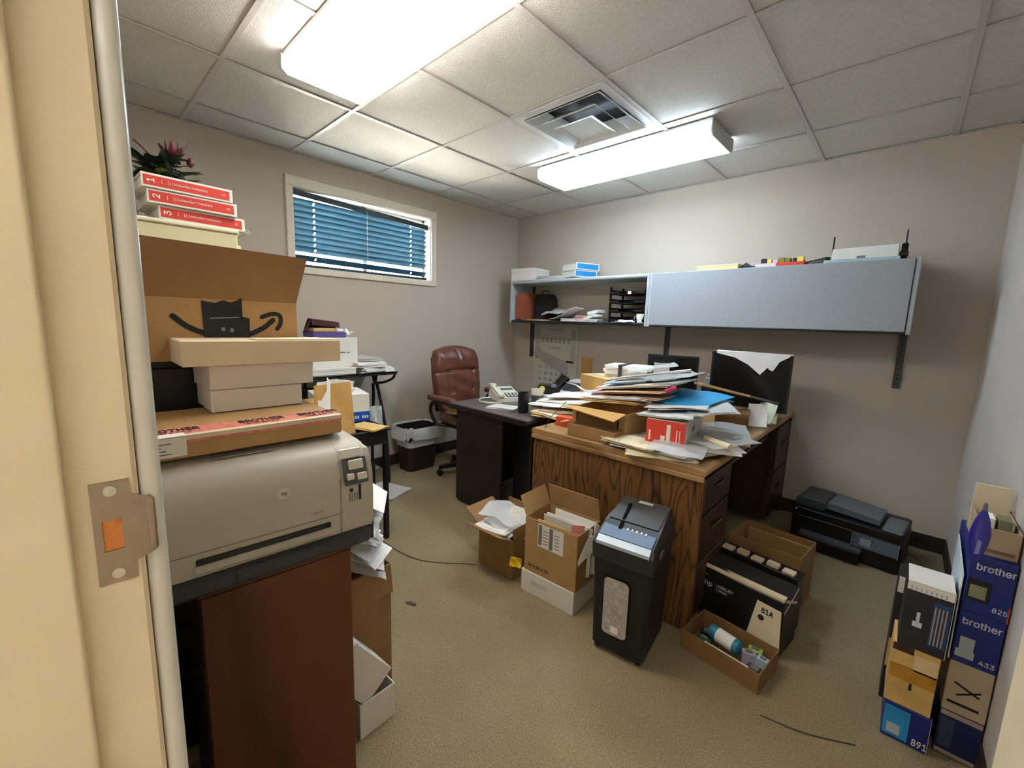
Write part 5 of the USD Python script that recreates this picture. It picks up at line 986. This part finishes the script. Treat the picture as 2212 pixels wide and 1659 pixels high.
# ------------------------------------------------------------------ black multifunction printer on the floor
mf = thing('inkjet_printer', 'black multifunction inkjet printer on the carpet by the back wall', 'printer', (3.165, -.33, 0), -6)
part(mf, 'body', rbox(-.265, -.17, .005, .265, .19, .18, .03, 6), blackM, smooth=40); part(mf, 'paper_cassette', rbox(-.20, -.235, .01, .10, -.1705, .075, .02, 6), blackG, smooth=40)
part(mf, 'output_tray', hull([(-.20, -.235, .076), (.10, -.235, .076), (-.20, -.172, .082), (.10, -.172, .082), (-.20, -.235, .09), (.10, -.235, .09), (-.20, -.18, .10), (.10, -.18, .10)]), greyD)
part(mf, 'scanner_lid', rbox(-.262, -.165, .1805, .262, .19, .225, .03, 6), blackM, smooth=40)
cpn = part(mf, 'control_panel', put(cbox(-.0, 0, 0, .20, .075, .012, .004), (.05, -.185, .10), (1, 0, 0), (0, .25, 1)), M('panel_blue_grey', (70, 84, 96), .25)); part(cpn, 'display', put(cbox(.035, .018, .0122, .085, .058, .014, .0005), (.05, -.185, .10), (1, 0, 0), (0, .25, 1)), M('lcd_grey', (126, 128, 136), .2)); part(cpn, 'panel_rim', put(cat(cbox(-.002, -.002, .0, .0, .077, .014, 0), cbox(.2002, -.002, 0, .2022, .077, .014, 0)), (.05, -.185, .10), (1, 0, 0), (0, .25, 1)), chromeM)
part(mf, 'feeder_hump', rbox(-.262, -.12, .2255, -.10, .14, .285, .05, 7, axis=1), M('feeder_grey', (58, 62, 66), .4), smooth=40)
part(mf, 'feeder_tray', hull([(-.098, -.11, .245), (.15, -.11, .232), (-.098, .13, .245), (.15, .13, .232), (-.098, -.11, .285), (.0, -.11, .262), (.15, -.11, .262), (-.098, .13, .285), (0, .13, .262), (.15, .13, .262)]), M('feeder_tray', (96, 104, 110), .35))
part(mf, 'lid_corner', cbox(.165, -.16, .2255, .255, .10, .238, .006), M('feeder_tray', (96, 104, 110), .35)); part(mf, 'led', cbox(-.245, -.1715, .21, -.238, -.1655, .22, .001), inkW)
solo('floor_cable', tube(curve([(3.40, -.10, .004), (3.50, -.22, .004), (3.56, -.50, .004), (3.58, -.8, .004)], 24), .004, 6), greyM, 'grey cable on the carpet along the right wall', 'cable')

# ------------------------------------------------------------------ stacked printer cartons by the right wall
def pbox(name, label, x0, x1, y0, y1, z0, z1, c, rz=0):
    o = thing(name, label, 'carton', ((x0 + x1) / 2, (y0 + y1) / 2, z0), rz); w_, d_, h_ = (x1 - x0) / 2, (y1 - y0) / 2, z1 - z0
    part(o, 'body', cbox(-w_, -d_, 0, w_, d_, h_, .002), c); return o, w_, d_, h_
def fp(o, name, d_, x, z, w_, h_, c, t_=.0006): return part(o, name, cbox(x, -d_ - t_ - .0002, z, x + w_, -d_ - .0002, z + h_, 0), c)
o, w_, d_, h_ = pbox('blue_carton', 'dark blue printer carton with a light blue picture, bottom of the left stack', 3.385, 3.495, -1.80, -1.62, 0, .125, blueM)
p = fp(o, 'picture', d_, -w_ + .002, .01, .062, .105, skyB); part(p, 'pictured_printer', cbox(-w_ + .012, -d_ - .0014, .02, -w_ + .045, -d_ - .0009, .055, 0), M('picture_grey', (176, 186, 190), .5))
part(o, 'lettering', lettering('891', .022, (.018, -d_ - .0006, .012), (1, 0, 0), (0, 0, 1), True, width=.035), inkW); part(o, 'white_side', cbox(w_ + .0002, -d_, .0, w_ + .001, -d_ + .012, h_, 0), whiteM)
o, w_, d_, h_ = pbox('gold_carton', 'carton with a golden sand print in the left stack', 3.38, 3.49, -1.797, -1.65, .1255, .335, M('sand_print', (206, 170, 104), .55, vary=.14, scale=14))
fp(o, 'gold_band', d_, -w_ + .001, .09, 2 * w_ - .002, .05, M('gold_print', (184, 132, 44), .5, vary=.2, scale=18)); fp(o, 'pale_patch', d_, .0, .135, w_ - .002, .055, M('sand_pale', (224, 196, 150), .55)); part(o, 'figure', put(prism([(-.004, 0), (.004, 0), (.003, .02), (.0, .026), (-.003, .02)], .0008), (.0, -d_ - .0004, .065), (1, 0, 0), (0, 0, 1)), inkM); fp(o, 'dark_top', d_, -w_ + .001, .185, w_ * .9, .024, M('dark_brown_print', (60, 36, 20), .5))
o, w_, d_, h_ = pbox('black_print_carton', 'tall black carton with a white top band and blue stripes, top of the left stack', 3.388, 3.494, -1.80, -1.665, .3355, .555, M('charcoal_print', (34, 34, 38), .5), 0)
fp(o, 'white_band', d_, -w_ + .001, .192, 2 * w_ - .002, .027, whiteM); part(o, 'white_top', cbox(-w_ + .001, -d_, h_ + .0001, w_ - .001, d_, h_ + .001, 0), whiteM); p = fp(o, 'stripes', d_, .012, .03, w_ - .014, .145, M('deep_blue_print', (30, 60, 110), .5, vary=.4, scale=60))
part(p, 'colour_line', cat(*[cbox(.016 + .008 * k, -d_ - .0014, .035, .019 + .008 * k, -d_ - .0009, .16, 0) for k in range(4)]), M('ochre_print', (176, 150, 104), .5)); part(o, 'tower_icon', cat(cbox(-.028, -d_ - .001, .075, -.006, -d_ - .0004, .093, 0), cbox(-.021, -d_ - .001, .0932, -.013, -d_ - .0004, .125, 0)), M('icon_pale', (190, 196, 214), .5)); part(o, 'band_marks', cat(*[cbox(-w_ + .01 + .011 * k, -d_ - .0012, .194, -w_ + .012 + .011 * k, -d_ - .0009, .206, 0) for k in range(8)]), M('mark_blue', (110, 140, 180), .5)); part(o, 'white_edge', cbox(w_ + .0002, -d_, 0, w_ + .0012, -d_ + .008, h_, 0), whiteM)
o, w_, d_, h_ = pbox('black_print_carton', 'narrow black carton with a white top, peeking out left of the tall black one', 3.374, 3.47, -1.615, -1.50, 0, .48, M('charcoal_print', (34, 34, 38), .5)); fp(o, 'white_band', d_, -w_ + .001, .42, 2 * w_ - .002, .059, whiteM); fp(o, 'sand_band', d_, -w_ + .001, .13, 2 * w_ - .002, .11, M('sand_print', (206, 170, 104), .55))
X0_, X1_ = 3.512, 3.606
o, w_, d_, h_ = pbox('blue_carton', 'dusty navy carton, bottom of the right stack by the door leaf', X0_, X1_, -1.755, -1.40, 0, .155, blueD); fp(o, 'pale_edge', d_, -w_ + .002, .138, 2 * w_ - .004, .016, M('edge_beige', (170, 156, 140), .6)); fp(o, 'lower_edge', d_, -w_ + .002, .004, 2 * w_ - .004, .014, M('edge_beige', (170, 156, 140), .6)); fp(o, 'scuff', d_, -w_ + .006, .03, .03, .10, M('navy_scuff', (60, 70, 104), .6))
o, w_, d_, h_ = pbox('beige_carton', 'beige carton with dark printed arrows in the right stack', X0_, X1_, -1.755, -1.42, .1555, .325, M('beige_carton', (186, 170, 146), .65)); 
for q in (put(cbox(0, 0, 0, .06, .006, .0006, 0), (-.03, -d_ - .0003, .10), (1, 0, -.45), (.45, 0, 1)), put(cbox(0, 0, 0, .06, .005, .0006, 0), (-.02, -d_ - .0003, .06), (1, 0, .7), (-.7, 0, 1)), cbox(-.038, -d_ - .0009, .03, .03, -d_ - .0003, .038, 0)): part(o, 'printed_stroke', q, inkM)
o, w_, d_, h_ = pbox('royal_blue_carton', 'royal blue carton with pale lettering and a pictured white printer, lower of the two', X0_, X1_, -1.755, -1.42, .3255, .495, blueM); part(o, 'lettering', lettering('brother', .020, (-.040, -d_ - .0004, .13), (1, 0, 0), (0, 0, 1), True, width=.08), M('logo_pale', (196, 196, 216), .5)); part(o, 'pictured_printer', cat(cbox(-.042, -d_ - .001, .02, -.002, -d_ - .0004, .045, 0), cbox(-.036, -d_ - .001, .0452, -.005, -d_ - .0004, .088, 0)), M('picture_grey', (176, 186, 190), .5)); part(o, 'model_number', lettering('433', .014, (.008, -d_ - .0004, .016), (1, 0, 0), (0, 0, 1), True, width=.032), M('logo_pale', (196, 196, 216), .5))
o, w_, d_, h_ = pbox('royal_blue_carton', 'royal blue carton with pale lettering and a dark pictured machine, upper of the two', X0_, X1_, -1.755, -1.42, .4955, .675, blueM); part(o, 'lettering', lettering('brother', .020, (-.034, -d_ - .0004, .140), (1, 0, 0), (0, 0, 1), True, width=.078), M('logo_pale', (196, 196, 216), .5)); p = part(o, 'pictured_printer', cbox(-.044, -d_ - .001, .04, .004, -d_ - .0004, .108, 0), blackM); part(p, 'pictured_tray', cbox(-.038, -d_ - .0016, .05, -.004, -d_ - .0011, .09, 0), M('picture_olive', (130, 130, 100), .5)); part(o, 'model_number', lettering('825', .014, (.012, -d_ - .0004, .022), (1, 0, 0), (0, 0, 1), True, width=.03), M('logo_pale', (196, 196, 216), .5)); part(o, 'orange_edge', cbox(w_ - .003, -d_ - .001, .0, w_, -d_ - .0004, .05, 0), M('orange_print', (208, 78, 36), .5))
tk = carton('kraft_carton', 'small tan carton with white packets on top of the right stack', 'carton', .085, .26, .085, M('tan_carton', (180, 156, 130), .7), (3.562, -1.60, .6757), 0, flaps={})
part(tk, 'print', cbox(-.035, -.1306, .012, .035, -.1301, .022, 0), M('carton_print', (120, 96, 84), .6))
for k, (x, c) in enumerate([(-.022, paperM), (.012, M('olive_packet', (120, 122, 90), .6))]): solo('packet', cbox(-.014, -.03, 0, .014, .03, .10, .002), c, ['white', 'olive'][k] + ' packet standing in the tan carton on the right stack', 'packet', (3.562 + x, -1.66, .68))
solo('cream_board', cbox(-.042, -.004, 0, .042, .004, .16, .001), paperC, 'cream flap board standing behind the packets on the right stack', 'board', (3.56, -1.52, .68))
fl = thing('blue_ink_pouch', 'pointed glossy blue pouch hanging at the left of the royal blue cartons', 'pouch', (3.518, -1.772, .66), 0)
pr_ = [(.0, 0), (.012, .02), (.020, .06), (.022, .09), (.016, .13), (.008, .155), (.004, .165)]
part(fl, 'pouch', loft([[(-r_ * math.cos(t_) , r_ * .5 * math.sin(t_), z) for t_ in np.linspace(0, 2 * PI, 18, endpoint=False)] for r_, z in [(max(a, .003), b) for a, b in pr_]]), M('gloss_blue', (44, 40, 140), .2, spec=.6), smooth=50); part(fl, 'tip', mv(lathe([(.0001, 0), (.006, .002), (.004, .022), (.0001, .026)], 12), 0, 0, .16), M('tip_grey', (96, 92, 110), .3), smooth=40); part(fl, 'highlight_panel', put(prism([(-.006, .03), (.004, .033), (.005, .07), (-.003, .075)], .0008), (0, -.0125, 0), (1, 0, 0), (0, 0, 1)), M('pouch_lilac', (130, 126, 190), .4))
solo('white_flap', hull([(0, 0, 0), (.003, 0, 0), (0, .24, .0), (.003, .24, 0), (-.003, .0, .28), (.0, .0, .28), (-.006, .22, .33), (-.003, .22, .33)]), M('pale_blue_card', (206, 218, 224), .6), 'pale blue white card standing against the left side of the royal blue cartons', 'card', (3.506, -1.75, .3255))
# cords on the carpet
solo('carpet_cable', tube(curve([(.55, -2.02, .003), (.75, -2.3, .003), (1.05, -2.35, .003), (1.45, -2.32, .003), (1.72, -2.12, .003)], 40), .002, 5), M('cord_dark', (70, 60, 44), .7), 'thin dark cord curving over the carpet towards the cartons', 'cord')
solo('carpet_seam', tube(curve([(3.08, -2.02, .001), (3.20, -1.99, .001), (3.33, -1.92, .001)], 20), .003, 5), M('cord_dark', (70, 60, 44), .7), 'dark frayed seam line on the carpet right of the kraft tray', 'seam')
solo('carpet_scrap', sheet(.05, .015, .002, .002, 250), M('cord_dark', (70, 60, 44), .7), 'small dark scrap on the open carpet', 'scrap', (1.75, -2.55, .0005), 20)
